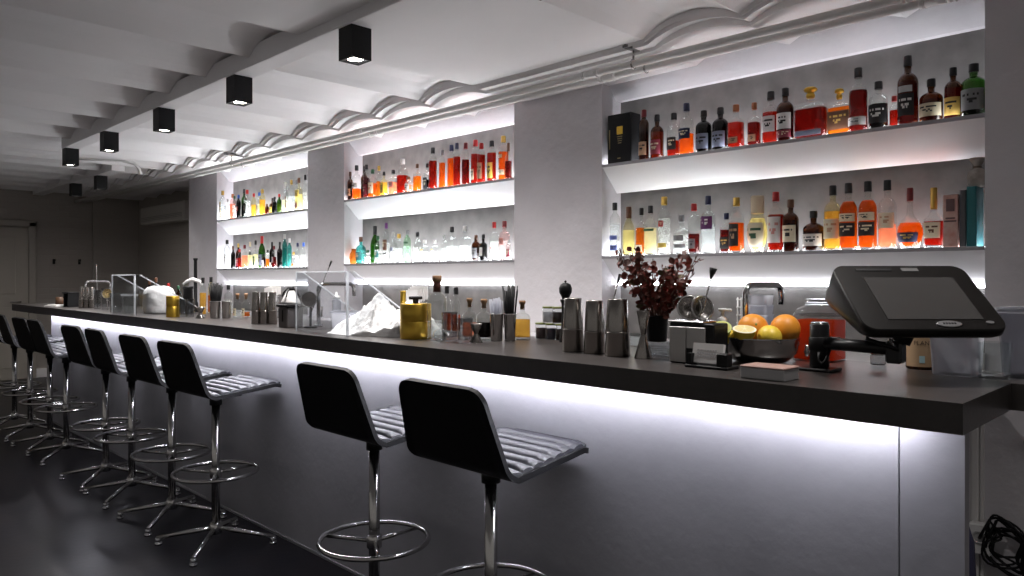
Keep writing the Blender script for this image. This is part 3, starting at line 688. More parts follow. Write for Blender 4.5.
for (nm, lev), rows in ROWS.items():
    a, b, u, l = NICHES[nm]; base = (u if lev == 'u' else l)+.004; Y = 3.462
    if (nm, lev) == ('right', 'l'): b -= .155
    lv = 'upper' if lev == 'u' else 'lower'; xs = []
    for k, row in enumerate(rows):
        px, yt, wpx, kind, gl, lq, fill, cap, lab, desc = row[:10]
        X = wx(px, Y); d = dep(X, Y); h = wz(yt, X, Y)-base; aa = (px-512)/747
        w = wpx*d/747
        if kind in ('dec', 'flat', 'sq', 'cognac'): w = wpx*d/747/(.7071*(1+aa)+.7071*(1-aa)*(KIND.get(kind, (0,)*7)[5] or .8)*.85)*(1.0 if kind != 'sq' else 1.08)
        w = min(w, .30)
        if w*((KIND.get(kind) or (0, 0, 0, 0, 0, 1, 1))[5]) > .112: w = .112
        X = min(max(X, a+w/2+.004), b-w/2-.004); xs.append([X, w])
    for k in range(1, len(xs)):              # neighbours stand side by side, never inside one another
        gap = (xs[k-1][1]+xs[k][1])/2+.002
        xs[k][0] = max(xs[k][0], xs[k-1][0]+gap)
    if xs[-1][0] > b-xs[-1][1]/2-.004:
        xs[-1][0] = b-xs[-1][1]/2-.004
        for k in range(len(xs)-2, -1, -1): xs[k][0] = min(xs[k][0], xs[k+1][0]-(xs[k+1][1]+xs[k][1])/2-.002)
    for k, row in enumerate(rows):
        px, yt, wpx, kind, gl, lq, fill, cap, lab, desc = row[:10]
        X, w = xs[k]; h = wz(yt, X, Y)-base
        yy = Y if (KIND.get(kind) or (0, 0, 0, 0, 0, 1, 1))[5]*w > .09 else Y-.008+.012*((k*7) % 3-1)
        bottle(X, yy, base, w, h, kind, gl, lq, fill, cap, lab, f'{desc}, {NAMEN[nm]} niche, {lv} shelf', f'bottles on the {lv} shelf of the {NAMEN[nm]} niche', stopper=row[10] if len(row) > 10 else None)
BASE_U = NICHES['right'][2]+.004; BASE_L = NICHES['right'][3]+.004
# black gift box at the left end of the nearest upper shelf
t = thing('gift_box', (-2.560, 3.462, BASE_U), 'black gift box with gold emblem at the left end of the nearest upper shelf', 'box')
MB().box((0, 0, .140), (.165, .092, .280), bev=.004).build('carton', M_BLACK, t)
m = MB().box((.005, -.0465, .185), (.040, .003, .045), bev=.001); m.build('emblem', M_GOLD, t)
m = MB(); [m.box((.005, -.0465, .150-.012*k), (.036-.004*k, .002, .004)) for k in range(4)]; m.box((.0, -.0465, .028), (.02, .002, .005)); m.box((-.066, -.0465, .14), (.006, .002, .11)); m.build('lettering', pbr('dull_gold', (.30, .24, .11), .4, .6), t)
# books and the tied linen bag at the right end of the nearest lower shelf
bx = -.764
def book(x, y, w, d, h, cov, label, cov2=None, tilt=0):
    t = thing('book', (x, y, BASE_L), label, 'book', 'books at the end of the nearest lower shelf', tilt)
    MB().box((0, -d/2+.003, h/2), (w, .006, h), bev=.0015).box((-w/2+.0015, 0, h/2), (.003, d, h)).box((w/2-.0015, 0, h/2), (.003, d, h)).build('cover', cov, t)
    MB().box((0, .003, h/2), (w-.006, d-.010, h-.008)).build('pages', M_PAPER, t); return t
pk = book(bx-.126, 3.462, .052, .11, .212, pbr('rosy_cover', (.62, .30, .25), .55, noise=.5, nscale=30, col2=(.75, .55, .48)), 'thick rosy printed book leaning beside the cognac bottles', tilt=.05)
m = MB(); [m.box((.0, -.0565, .105+.012*k), (.044-.01*k, .002, .006)) for k in range(2)]; m.box((0, -.0565, .17), (.03, .002, .05)); m.build('cover_print', pbr('print_ink', (.16, .09, .09), .6), pk)
book(bx-.080, 3.462, .022, .105, .228, pbr('grey_cover', (.10, .10, .11), .6), 'dark grey book between the rosy one and the teal one')
book(bx-.048, 3.462, .034, .11, .240, pbr('teal_cover', (.02, .16, .18), .5), 'teal book at the right shelf end')
t = thing('linen_bag', (bx-.040, 3.462, BASE_L+.2405), 'pale linen bag with tied neck lying on the teal book', 'bag')
MB().lathe([(.020, 0), (.034, .012), (.036, .045), (.031, .066), (.013, .078), (.012, .084), (.024, .104), (.031, .116), (.027, .118), (.010, .092)], seg=22).build('sack', pbr('linen', (.42, .38, .34), .9, noise=.3, nscale=20, bump=.6, bscale=60), t)
MB().tube([(.0145*math.cos(2*PI*k/16), .0145*math.sin(2*PI*k/16), .081) for k in range(16)], .003, 6, True).build('tie', pbr('twine', (.2, .16, .12), .9), t)
# brown jug with handle at the left end of the middle lower shelf
a, b, u, l = NICHES['middle']
t = thing('glass_jug', (a+.055, 3.462, l+.004), 'squat amber glass jug with handle, left end of the middle lower shelf', 'jug')
MB().lathe([(.030, 0), (.038, .01), (.040, .06), (.036, .085), (.026, .10), (.022, .118), (.025, .125)], seg=20).build('jug_body', cloudy('amber_jug', (.36, .14, .03), .45), t)
MB().tube([(.024, 0, .11), (.048, 0, .10), (.052, 0, .07), (.038, 0, .05)], .005, 8).build('handle', mgls('y'), t)

# ------------------------------------------------------------------ things standing on the bar counter
def bar_spot(px, yb, yt=None, wpx=None):
    X, Y, k = spot_on_bar(px, yb); return X, Y, (yb-yt)*k if yt else 0, wpx*k if wpx else 0
def shaker(px, yb, yt, wpx, label, group):
    X, Y, h, w = bar_spot(px, yb, yt, wpx); r = w/2; t = thing('cocktail_shaker', (X, Y, TOP), label, 'cocktail shaker', group)
    MB().lathe([(r*.97, 0), (r, .003), (r*.93, h*.40), (r*.955, h*.41), (r*.955, h*.425), (r*.90, h*.43)], seg=28).build('lower_cup', M_TIN, t)
    MB().lathe([(r*.915, h*.43), (r*.92, h*.437), (r*.78, h*.985), (r*.75, h), (r*.70, h), (r*.66, h*.985)], seg=28).build('upper_cup', M_TIN, t); return t
for px, yb, yt, w_, lb in ((573, 351.5, 298, 22.5, 'left of the three big steel shakers'), (594.5, 353.5, 300.5, 22, 'middle one of the three big steel shakers'), (617.5, 356, 299, 25.5, 'right and largest of the three big steel shakers')):
    shaker(px, yb, yt, w_, lb+' before the pepper mill', 'steel shakers before the plant')
for px, lb in ((255.8, 'left'), (264.2, 'middle'), (272.7, 'right')):
    shaker(px, 324, 292, 8.8, f'{lb} one of three steel shakers between small decanters and ice', 'steel shakers beside the dark napkin box')
for px, lb in ((81.5, 'left'), (86.6, 'middle'), (91.7, 'right')):
    shaker(px, 308, 287, 5, f'{lb} one of three shakers at the far end of the bar', 'steel shakers at the far end of the bar')
def jigger(px, yb, yt, wpx, wt, waist, label):
    X, Y, h, w = bar_spot(px, yb, yt, wpx); r = w/2; t = thing('jigger', (X, Y, TOP), label, 'jigger')
    MB().lathe([(r, 0), (r*1.01, .002), (r*.30, h*waist)], seg=24, cap1=False).build('lower_cone', M_TIN, t)
    MB().lathe([(r*.30, h*waist), (r*wt, h-.001), (r*wt*.96, h), (r*wt*.9, h-.004), (r*.2, h*(waist+.06))], seg=24, cap0=False).build('upper_cone', M_TIN, t)
jigger(643.5, 358.5, 310.5, 18, .80, .50, 'tall double cone steel jigger right of the big shakers')
jigger(476, 342.5, 323.5, 13.5, .95, .46, 'short steel jigger before the dark corked decanter')
jigger(200.5, 318.3, 307, 9.5, .95, .46, 'small steel jigger between the cut glasses and straw cup')
def cup(px, yb, yt, wpx, label, group=None):
    X, Y, h, w = bar_spot(px, yb, yt, wpx); r = w/2; t = thing('steel_cup', (X, Y, TOP), label, 'cup', group)
    MB().lathe([(r*.78, 0), (r*.82, .003), (r*.98, h-.004), (r, h-.002), (r*.97, h), (r*.92, h-.006), (r*.76, .006)], seg=26).build('cup_wall', M_STEEL, t); return X, Y, h, r
def straws(X, Y, z0, n, r, h, mat, label, spread=.25, seed=3):
    rr = random.Random(seed); m = MB()
    t = thing('straws', (X, Y, TOP+z0), label, 'drinking straws'); t['kind'] = 'stuff'
    for k in range(n):
        a = rr.random()*2*PI; q = r*.80*math.sqrt(rr.random()); l = h*(.86+.14*rr.random()); s_ = 1+spread*(.6+rr.random())
        m.rod((q*math.cos(a)*.7, q*math.sin(a)*.7, .004), (q*s_*math.cos(a)*1.2, q*s_*math.sin(a)*1.2, l), .0026, 6)
    o = m.build('bundle', mat, t); return t
X, Y, h, r = cup(496.5, 341, 313.5, 14.5, 'steel cup holding clear straws, beside the cup of black straws', 'steel cups of straws')
straws(X, Y, .008, 34, r*.9, h+.052, M_FROST, 'bundle of clear straws in the left steel cup', .12)
X, Y, h, r = cup(510, 341, 313.5, 13, 'steel cup holding black straws, left of the amber corked bottle', 'steel cups of straws')
straws(X, Y, .008, 30, r*.9, h+.105, M_BLACK, 'bundle of tall black straws left of the amber corked bottle', .35, 5)
X, Y, h, r = cup(215.3, 318.3, 301, 11.5, 'steel cup full of black straws left of the small decanters', 'steel cups of straws')
straws(X, Y, .008, 46, r*.95, h+.10, M_BLACK, 'thick bundle of black straws left of the small decanters', .30, 8)
cup(226.5, 318.3, 301, 9.5, 'empty steel cup right of the thick black straws', 'steel cups of straws')
# gold canisters
def canister(px, yb, yt, wpx, label, handle=False):
    X, Y, h, w = bar_spot(px, yb, yt, wpx); r = w/2; t = thing('gold_canister', (X, Y, TOP), label, 'canister', 'gold canisters on the bar')
    MB().lathe([(r*.98, 0), (r, .002), (r, h*.485), (r*.98, h*.495), (r*.98, h*.505)], seg=36).build('lower_tin', M_GOLD, t)
    MB().lathe([(r*.98, h*.505), (r, h*.515), (r, h*.985), (r*.97, h), (r*.5, h)], seg=36).build('upper_tin', M_GOLD, t)
    if handle: MB().box((0, 0, h+.009), (.016, .016, .018)).box((0, 0, h+.022), (.052, .016, .012), PI/4, bev=.003).build('lid_handle', M_BLACK, t)
    return X, Y, h
canister(415.7, 338.5, 303.5, 31, 'large gold canister with black T handle, beside the clear decanters', True)
canister(172.8, 317, 296, 12.5, 'small gold canister beside the rounded ice heap')
canister(404.5, 329, 291, 8.5, 'slender gold canister behind the large gold one')
# glass bottles and decanters on the bar
def bbottle(px, yb, yt, wpx, kind, gl, lq, fill, cap, lab, label, stopper=None, name='bottle', cat='bottle', group=None):
    X, Y, h, w = bar_spot(px, yb, yt, wpx); return bottle(X, Y, TOP, w, h, kind, gl, lq, fill, cap, lab, label, group, cat, 0, name, stopper)
t = bbottle(437, 340, 275.5, 20, 'std', 'c', 'clr', .3, None, None, 'tall clear decanter with dark brown neck and cork', 'cork', 'decanter', 'decanter')
MB().lathe([(.0145, .182), (.0135, .235)], seg=18).build('neck_wrap', pbr('brown_wax', (.10, .03, .02), .45), t)
bbottle(447, 333, 286, 8.5, 'std', 'c', 'org', .42, 'blk', None, 'left of two dark capped amber bottles behind the cut glass', group='dark capped bottles behind the cut glass')
bbottle(456, 333.3, 287, 9, 'std', 'c', 'org', .40, 'blk', None, 'right of two dark capped amber bottles behind the cut glass', group='dark capped bottles behind the cut glass')
bbottle(469.5, 339, 298, 15, 'squat', 'c', 'pink', .4, None, None, 'corked clear decanter behind the short jigger', 'cork', 'decanter', 'decanter')
bbottle(484, 340, 299, 16.5, 'squat', 'c', 'blk', .42, None, None, 'corked decanter half full of dark liquid', 'cork', 'decanter', 'decanter')
bbottle(522.3, 339.8, 300.5, 16.5, 'squat', 'c', 'yel', .52, None, None, 'corked bottle of cloudy amber right of the straw cups', 'cork')
for px, lb in ((237.5, 'left'), (246, 'right')):
    bbottle(px, 318, 293.5, 8, 'squat', 'c', 'amb' if lb == 'right' else 'clr', .24, None, ('crm', .1, .4, 45), f'{lb} one of two small corked decanters left of three shakers', 'cork', 'decanter', 'decanter', 'small corked decanters')
bbottle(203, 316, 277.5, 6.5, 'tall', 'c', 'yel', .6, 'blk', None, 'amber bottle with black stopper behind the small jigger')
bbottle(211, 313.5, 277, 6, 'tall', 'y', 'amb', .5, 'blk', None, 'bottle with black stopper behind the thick black straws')
bbottle(228.5, 314, 285, 8, 'std', 'c', 'wht', .5, 'blk', None, 'clear bottle with black cap behind the empty steel cup')
for px, yt, lq, cp, lb in ((149.5, 280, 'brn', 'brn', 'brown capped'), (156, 277.5, 'amb', 'brn', 'taller amber'), (168.5, 283, 'red', 'red', 'red capped'), (178.5, 285.5, 'blk', 'grn', 'green capped')):
    bbottle(px, 310.5, yt, 6, 'std', 'b', lq, .6, cp, None, f'{lb} bottle half hidden behind the rounded ice heap')
# cut crystal mixing glasses and tumblers
def tumbler(px, yb, yt, wpx, label, mat=None, name='mixing_glass', cat='glass', group=None, cut=True, foot=True):
    X, Y, h, w = bar_spot(px, yb, yt, wpx); r = w/2; t = thing(name, (X, Y, TOP), label, cat, group); m = MB(); seg = 28
    P = [(r*.86, 0), (r*.90, .003), (r*.92, h*.1), (r, h*.92), (r*1.02, h)]
    b = len(m.v); m.lathe(P, seg=seg, cap1=False)
    if cut:
        for i in range(seg*5):
            ring, k = divmod(i, seg)
            if ring in (2, 3) and k % 2: v = m.v[b+i]; m.v[b+i] = (v[0]*.93, v[1]*.93, v[2])
        for rr_ in (.3, .6):
            m.lathe([(r*(.92+.08*rr_)*1.01, h*rr_-.002), (r*(.92+.08*rr_)*1.03, h*rr_), (r*(.92+.08*rr_)*1.01, h*rr_+.002)], seg=seg, cap0=False, cap1=False)
    m.lathe([(r*.97, h), (r*.86, h*.14), (0.001, h*.12)], seg=seg, cap0=False, cap1=False); m.build('glass_wall', mat or M_CRYSTAL, t); return t
tumbler(450, 341, 312, 17, 'left cut crystal mixing glass beside the tall decanter', group='cut crystal glasses')
tumbler(465, 343, 318, 16, 'right cut crystal mixing glass, its rim below the corks', group='cut crystal glasses')
t = thing('glass_stopper', (*spot_on_bar(440, 342.5)[:2], TOP), 'round faceted glass ornament before the tall clear decanter', 'glass ornament')
MB().ball((0, 0, .026), .0255, 14, 9).build('facet_ball', M_CRYSTAL, t)
for px, lb in ((183.5, 'left'), (190, 'right')):
    tumbler(px, 317, 299, 8.5, f'{lb} cut crystal glass beside the small gold canister', group='cut crystal glasses')
tumbler(116, 312.3, 293, 11.5, 'cut crystal glass before the farthest acrylic guard', group='cut crystal glasses')
tumbler(105.5, 309.5, 288.5, 8, 'cut crystal glass beneath the gold strainer at the far end', group='cut crystal glasses')
tumbler(97.5, 309, 290, 7, 'cut crystal glass right of the far shakers', group='cut crystal glasses')
tumbler(994, 378, 342, 31, 'plain glass tumbler beside the clear tubs at the near end', M_CLEAR, 'tumbler', cut=False)
tumbler(657, 356.5, 341, 29, 'fluted glass dish under the black plant pot', M_CRYSTAL, 'glass_dish', 'dish')
tumbler(635, 346, 333, 12, 'tiny clear glass between the largest shaker and jigger', M_CLEAR, 'small_glass', cut=False)
# jars with green lids, two on three
X0, Y0, k0 = spot_on_bar(546, 340)
for i, (dx, lev) in enumerate(((-.052, 0), (0, 0), (.052, 0), (-.014, 1), (.036, 1))):
    h = .056; lb = ['left jar', 'middle jar', 'right jar'][i]+' in the bottom row of green lidded jars left of pepper mill' if lev == 0 else ['left', 'right'][i-3]+' upper jar stacked on the green lidded jars left of pepper mill'
    t = thing('storage_jar', (X0+dx, Y0+.03, TOP+lev*.0635), lb, 'jar', 'green lidded jars'); r = .0235
    MB().lathe([(r*.95, 0), (r, .003), (r, h-.006), (r*.92, h)], seg=20).build('jar_body', M_CLEAR, t)
    MB().cyl((0, 0, .003), r*.9, h*.7, 18).build('contents', cloudy('jar_contents_%d' % (lev if i % 2 else 2), [(.10, .10, .12), (.5, .5, .52), (.10, .08, .08)][lev if i % 2 else 2], .2), t)
    MB().cyl((0, 0, h), r*1.03, .007, 20, bev=.0015).build('lid', pbr('green_gold_lid', (.16, .19, .05), .35, .5), t)
for px, c_ in ((375.5, 'left'), (383, 'middle'), (390.5, 'right')):
    X = wx(px, 3.0); t = thing('spice_jar', (X, 3.0, BACKTOP+.001), f'{c_} reddish jar on the back counter behind the ice', 'jar', 'reddish jars on the back counter')
    MB().lathe([(.026, 0), (.028, .005), (.028, .07), (.02, .082), (.02, .09)], seg=18).build('jar_body', cloudy('red_jar', (.32, .09, .06), .3), t); MB().cyl((0, 0, .09), .024, .02, 18, bev=.003).build('lid', M_BLACK, t)
# pepper mill
X, Y, h, w = bar_spot(565.5, 342, 280, 12.5); r = w/2
t = thing('pepper_mill', (X, Y, TOP), 'black turned pepper mill behind the big steel shakers', 'pepper mill')
MB().lathe([(r, 0), (r*1.02, .008), (r*.9, .02), (r*.72, .05), (r*.60, .10), (r*.66, h*.62), (r*.86, h*.66), (r*.86, h*.69)], seg=24).build('mill_body', M_BLACK, t)
MB().lathe([(r*.55, h*.69), (r*.6, h*.72), (r*1.02, h*.80), (r*1.05, h*.87), (r*.8, h*.93), (r*.3, h*.955)], seg=24).build('mill_head', M_BLACK, t); MB().ball((0, 0, h*.975), r*.2, 12, 8).build('knob', M_BLACK, t)
# muddler, scoop, spoons
X, Y, h, w = bar_spot(195.5, 312, 258, 3.5)
t = thing('muddler', (X, Y, TOP), 'tall black muddler standing upright left of the black straws', 'muddler')
MB().lathe([(.018, 0), (.018, .06), (.012, .075), (.011, h-.02), (.015, h-.01), (.015, h)], seg=16).build('stick', M_BLACK, t)
X, Y, h, w = bar_spot(188, 313, 288, 8)
t = thing('black_jar', (X, Y, TOP), 'short black pot at the foot of the tall muddler', 'pot'); MB().lathe([(.03, 0), (.033, .01), (.03, .16), (.034, .165), (.034, .18), (.03, .18)], seg=20).build('pot_wall', M_BLACK, t)
t = thing('ice_scoop', (X, Y, TOP+.182), 'white curved scoop handle lying over the black pot', 'scoop')
MB().tube([(-.03, -.02, .012), (-.0, .0, .034), (.035, .02, .044), (.07, .05, .030), (.09, .06, .004)], [.008, .012, .014, .012, .008], 10).build('handle', M_WHITE, t)
def spoon(p0, p1, label, tip, r=.0028, parent_cat='bar spoon'):
    p0, p1 = Vector(p0), Vector(p1); t = thing('bar_spoon', p0, label, parent_cat, 'bar spoons'); d = p1-p0
    MB().rod((0, 0, 0), d, r, 8).build('stem', M_STEEL, t)
    q = d.to_track_quat('Z', 'Y').to_matrix()
    if tip == 'cone': MB().lathe([(.003, -.006), (.008, .010), (.011, .022), (.0, .022)], d, 12, M=q).build('tip', M_BLACK, t)
    elif tip == 'bulb': MB().ball(d, .0055, 10, 8, (1, 1, 1.8), q).build('tip', M_STEEL, t)
    else: MB().lathe([(.0035, -.03), (.0045, .0)], d, 10, M=q).build('tip', M_BLACK, t)
def ray(px, py, Y): X = wx(px, Y); return (X, Y, wz(py, X, Y))
spoon((*spot_on_bar(97.5, 309)[:2], TOP+.012), ray(96.3, 265.5, spot_on_bar(97.5, 309)[1]), 'thin upright bar spoon at the far end of the bar', 'bulb')
spoon(ray(600.5, 350, 1.93), ray(620, 274, 1.93), 'leaning bar spoon with dark tip behind the largest shaker', 'stub')
spoon(ray(309, 318, 1.86), ray(331.5, 261, 1.86), 'leaning bar spoon standing in the frosted tub behind acrylic', 'stub')
# strainers
def strainer(c, r, label, rot, dish=.35, handle=True, mat=None, down=0):
    t = thing('strainer', c, label, 'strainer', 'round strainers on the bar'); R = Matrix.Rotation(rot, 3, 'Z') @ Matrix.Rotation(PI/2-.15, 3, 'X')
    m = MB()
    for k in range(1, 9): m.tube([R @ Vector((r*k/9*math.cos(a), r*k/9*math.sin(a), -dish*r*(1-(k/9)**2))) for a in [2*PI*j/28 for j in range(28)]], .0012, 5, True)
    for k in range(14):
        a = PI*2*k/14; m.tube([R @ Vector((r*q*math.cos(a), r*q*math.sin(a), -dish*r*(1-q*q))) for q in (0.02, .3, .6, .8, 1)], .0009, 4)
    m.build('mesh_bowl', mat or M_TIN, t)
    m = MB(); m.lathe([(r*.02, -dish*r*.98), (r*.5, -dish*r*.73), (r*.97, -.001)], (0, 0, 0), 28, M=R, cap0=False, cap1=False); m.build('gauze', glass('gauze', (.42, .40, .38), .2, .3), t)
    MB().tube([R @ Vector((r*math.cos(a), r*math.sin(a), 0)) for a in [2*PI*j/32 for j in range(32)]], .0032, 8, True).build('rim', M_STEEL, t)
    if down: MB().tube([(0, 0, -r), (.002, 0, -r-.02), (.006, 0, -down)], .004, 8).build('handle', M_STEEL, t)
    elif handle: MB().tube([R @ Vector((r, 0, 0)), R @ Vector((r*1.5, 0, .005)), R @ Vector((r*2.1, 0, .006))], .004, 8).build('handle', M_STEEL, t)
strainer(ray(107, 293.5, 1.75), .036, 'small gold toned strainer leaning on the cut glasses', PI/4, mat=M_BRASS, down=ray(107, 293.5, 1.75)[2]-TOP-.004)
# far end odds: plate, bowl, menu stand
X, Y, h, w = bar_spot(57, 306.5, 305, 12)
t = thing('folded_napkin', (X, Y, TOP), 'white folded napkin on the far end of the bar', 'napkin'); MB().box((0, 0, .004), (.16, .12, .008), .3, bev=.003).box((.01, 0, .012), (.12, .10, .008), .36, bev=.003).build('fold', M_PAPER, t)
X, Y, h, w = bar_spot(60.5, 304.6, 297, 8.5)
t = thing('brown_bowl', (X, Y, TOP), 'dark brown bowl behind the white napkin', 'bowl'); MB().lathe([(.035, 0), (.04, .006), (w*.5, h), (w*.47, h), (.035, .012)], seg=24).build('bowl_wall', pbr('brown_wood', (.10, .05, .025), .5), t)
X, Y, h, w = bar_spot(71.5, 306.8, 293.5, 13)
t = thing('menu_stand', (X, Y, TOP), 'dark open menu stand left of the far shakers', 'stand'); [MB().box((q, 0, .06), (.012, .09, .12), .2).build('upright', M_BLACK, t) for q in (-.055, .055)]
MB().box((0, 0, .114), (.13, .095, .012), .2, bev=.003).build('top_bar', M_BLACK, t); MB().box((0, .02, .055), (.09, .006, .1), .2).build('menu_cards', pbr('dull_card', (.30, .28, .25), .7), t)
# faucets
def faucet(x, y, rot, label, L_=.19, H_=.207):
    t = thing('faucet', (x, y, TOP), label, 'faucet', 'square steel faucets at the bar sinks', rot); r = .0095; q = .028
    P = [(0, 0, .01), (0, 0, H_-q)]+[(0, q-q*math.cos(a), H_-q+q*math.sin(a)) for a in [PI/2*k/6 for k in range(1, 7)]]+[(0, L_-q, H_)]+[(0, L_-q+q*math.sin(a), H_-q+q*math.cos(a)) for a in [PI/2*k/6 for k in range(1, 7)]]+[(0, L_, H_-.062)]
    MB().tube(P, r, 14).build('spout', M_CHROME, t); MB().cyl((0, 0, 0), .022, .012, 20, bev=.003).build('base_flange', M_CHROME, t)
    MB().rod((.01, 0, .05), (.035, 0, .055), .007, 10).rod((.034, 0, .05), (.04, 0, .10), .004, 8).build('lever', M_CHROME, t)
faucet(wx(745.5, 2.095), 2.095, -.12, 'steel faucet standing behind the bowl of oranges', .19, .214)
faucet(wx(318.5, 1.90), 1.90, -.1, 'steel faucet behind the clear acrylic ice guard')
faucet(wx(85.5, 1.92), 1.92, 0, 'steel faucet behind the shakers at the far end')
# acrylic ice guards with crushed ice
def guard(x0, x1, y0, y1, h, label):
    t = thing('ice_guard', (x0, y0, TOP), label, 'splash guard', 'clear acrylic guards around the ice'); L_ = x1-x0; D = y1-y0; th = .006
    m = MB().mat(M_ACRYL); m.box((L_/2, 0, h/2), (L_, th, h)); m.build('front_panel', None, t)
    for x, nm in ((0, 'left'), (L_, 'right')):
        m = MB(); pr = [(0, 0), (D, 0), (D, .05), (.03, h), (0, h)]; m.prism(pr, x-th/2, x+th/2, YZX); m.build('side_panel', M_ACRYL, t)
        MB().rod((x, .03, h), (x, D, .05), .0035, 6).rod((x, 0, 0), (x, 0, h), .006 if x else .003, 8).build('panel_edge', M_ACEDGE, t)
    MB().rod((0, 0, h), (L_, 0, h), .003, 6).build('top_edge', M_ACEDGE, t)
GA = (-3.03, -2.617, 1.672, 2.02); guard(*GA, .262, 'clear acrylic guard around the peaked ice heap')
GB = (-5.36, -4.93, 1.622, 2.00); guard(*GB, .255, 'clear acrylic guard before the rounded ice heap, far end')
M_ICE = pbr('crushed_ice', (.96, .97, .98), .35, bump=.5, bscale=70, dist=.006)
M_ICE.node_tree.nodes['Principled BSDF'].inputs['Subsurface Weight'].default_value = .4
M_ICE.node_tree.nodes['Principled BSDF'].inputs['Subsurface Radius'].default_value = (.02, .02, .02)
def hash2(i, j): return (math.sin(i*127.1+j*311.7)*43758.5453) % 1
def nz(x, y):
    i, j = math.floor(x), math.floor(y); u, v = x-i, y-j; u = u*u*(3-2*u); v = v*v*(3-2*v)
    return (hash2(i, j)*(1-u)+hash2(i+1, j)*u)*(1-v)+(hash2(i, j+1)*(1-u)+hash2(i+1, j+1)*u)*v
m = MB(); x0, x1, y0, y1 = GA[0]+.22, -2.395, GA[2]+.02, 2.03
PK = [(-2.64, 1.84, .155, .075), (-2.52, 1.88, .10, .07), (-2.50, 1.94, .10, .05), (-2.44, 1.90, .11, .035), (-2.74, 1.80, .07, .08), (-2.45, 1.80, .05, .05)]
def ice_h(u, v):
    x, y = x0+(x1-x0)*u, y0+(y1-y0)*v; z = .03
    for a, b, hh, s_ in PK: z = max(z, .012+hh*max(0, 1-math.hypot((x-a), (y-b)*.9)/(s_*2.1)))
    e = min(min(u, 1-u)/.09, v/.32, (1-v)/.12); e = max(0, min(1, e)); e = e*(2-e)
    z += (nz(x*55, y*55)-.5)*.026+(nz(x*140, y*140)-.5)*.012
    yb_ = y if x < GA[1]-.01 else max(y, 1.70+(x-GA[1])*.35)
    return (x, yb_, TOP+max(.002, z)*min(1, max(e, .0))+.001)
t = tag(m.box((0, 0, 0), (0, 0, 0)).build('crushed_ice', M_ICE), 'peaked heap of crushed ice inside and beside the acrylic guard', 'ice', kind='stuff') if 0 else None
m = MB(); m.grid(ice_h, 90, 60, smooth=True); tag(m.build('crushed_ice', M_ICE), 'peaked heap of crushed ice inside and beside the acrylic guard', 'ice', kind='stuff')
def ball_f(p): return (1+.08*(nz(p.x*3+5, p.z*3+p.y*2)-.5)+.02*(nz(p.x*9+p.y*7, p.z*9)-.5)+.02*(nz(p.x*22+p.y*13, p.z*22+p.y*5)-.5))*(1/(abs(p.x)**4+abs(p.y)**4+abs(p.z)**4)**.25)**.7
m = MB().ball((-5.19, 1.86, TOP+.075), .115, 60, 40, (1.12, .76, .95), None, ball_f); m.v = [(a, b, max(c_, TOP+.001)) for a, b, c_ in m.v]
tag(m.build('crushed_ice', M_ICE), 'rounded white heap of ice beside the small gold canister', 'ice', kind='stuff')
# frosted tub and squeeze bottle behind the acrylic, dark napkin box, paper hat, white napkins
def tub(x, y, w, d, h, label, mat=None, z=0, group=None, rim=True, name='plastic_tub'):
    t = thing(name, (x, y, TOP+z), label, 'tub', group); m = MB(); q = .88
    P = [(w/2*q, 0, 1), (w/2*.9, .004, 1), (w/2, h-.004, 1), (w/2*1.03, h, 1), (w/2*.97, h, 1), (w/2*.86, .008, 1)]
    m.lathe(P, seg=32, n=8, ry=d/w); m.build('tub_wall', mat or M_FROST, t)
    if rim: MB().lathe([(w/2*1.0, h-.012), (w/2*1.05, h-.010), (w/2*1.06, h), (w/2*.98, h+.001)], seg=32, n=8, ry=d/w, cap0=False, cap1=False).build('rim', M_FROST, t)
    return t
tub(-2.915, 1.875, .17, .12, .085, 'frosted white tub behind the acrylic guard, left of the ice')
tub(-5.24, 1.69, .09, .08, .13, 'clear tub inside the far acrylic guard', M_CLEAR)
X, Y = wx(336.5, 2.06), 2.06
t = thing('squeeze_bottle', (X, Y, TOP), 'slim clear squeeze bottle behind the acrylic guard', 'squeeze bottle'); MB().lathe([(.020, 0), (.022, .004), (.022, .12), (.018, .13)], seg=20).build('bottle_body', M_FROST, t); MB().lathe([(.019, .13), (.019, .142), (.006, .15), (.004, .165)], seg=16).build('nozzle', M_WHITE, t)
X, Y, h, w = bar_spot(285, 327.5, 304, 14)
t = thing('napkin_box', (X, Y+.03, TOP), 'dark steel napkin box beside the three small shakers', 'napkin box')
MB().box((0, 0, h*.43), (.085, .085, h*.86), bev=.004).build('box_body', pbr('dark_steel', (.16, .15, .15), .35, .8), t); MB().box((0, 0, h*.93), (.105, .10, h*.14), bev=.004).build('box_lid', M_BLACK, t); MB().box((0, -.043, h*.5), (.008, .004, h*.5)).build('slot', M_BLACK, t)
hb = h
t2 = thing('paper_filter', (X, Y+.03, TOP+hb*1.0), 'white paper cone in a black holder on the dark napkin box', 'filter cone')
MB().lathe([(.046, 0), (.044, .012), (.016, .066)], seg=20).build('paper_cone', M_PAPER, t2)
m = MB().lathe([(.018, .064), (.020, .07), (.015, .082)], seg=16)
for a in (.6, 2.2, 3.8, 5.3): m.tube([(.018*math.cos(a), .018*math.sin(a), .072), (.036*math.cos(a), .036*math.sin(a), .052), (.043*math.cos(a), .043*math.sin(a), .034)], .004, 6)
m.build('clip', M_BLACK, t2)
strainer((X+.115, Y+.06, TOP+.135), .036, 'coil strainer behind acrylic beside the white paper cone', PI/4, handle=False)
t = thing('strainer_stand', (X+.115, Y+.062, TOP), 'black post carrying the coil strainer beside the paper cone', 'stand'); MB().cyl((0, .008, 0), .03, .008, 18).cyl((0, .008, .008), .006, .098, 12).build('post', M_BLACK, t)
X, Y = wx(272, 2.13), 2.13
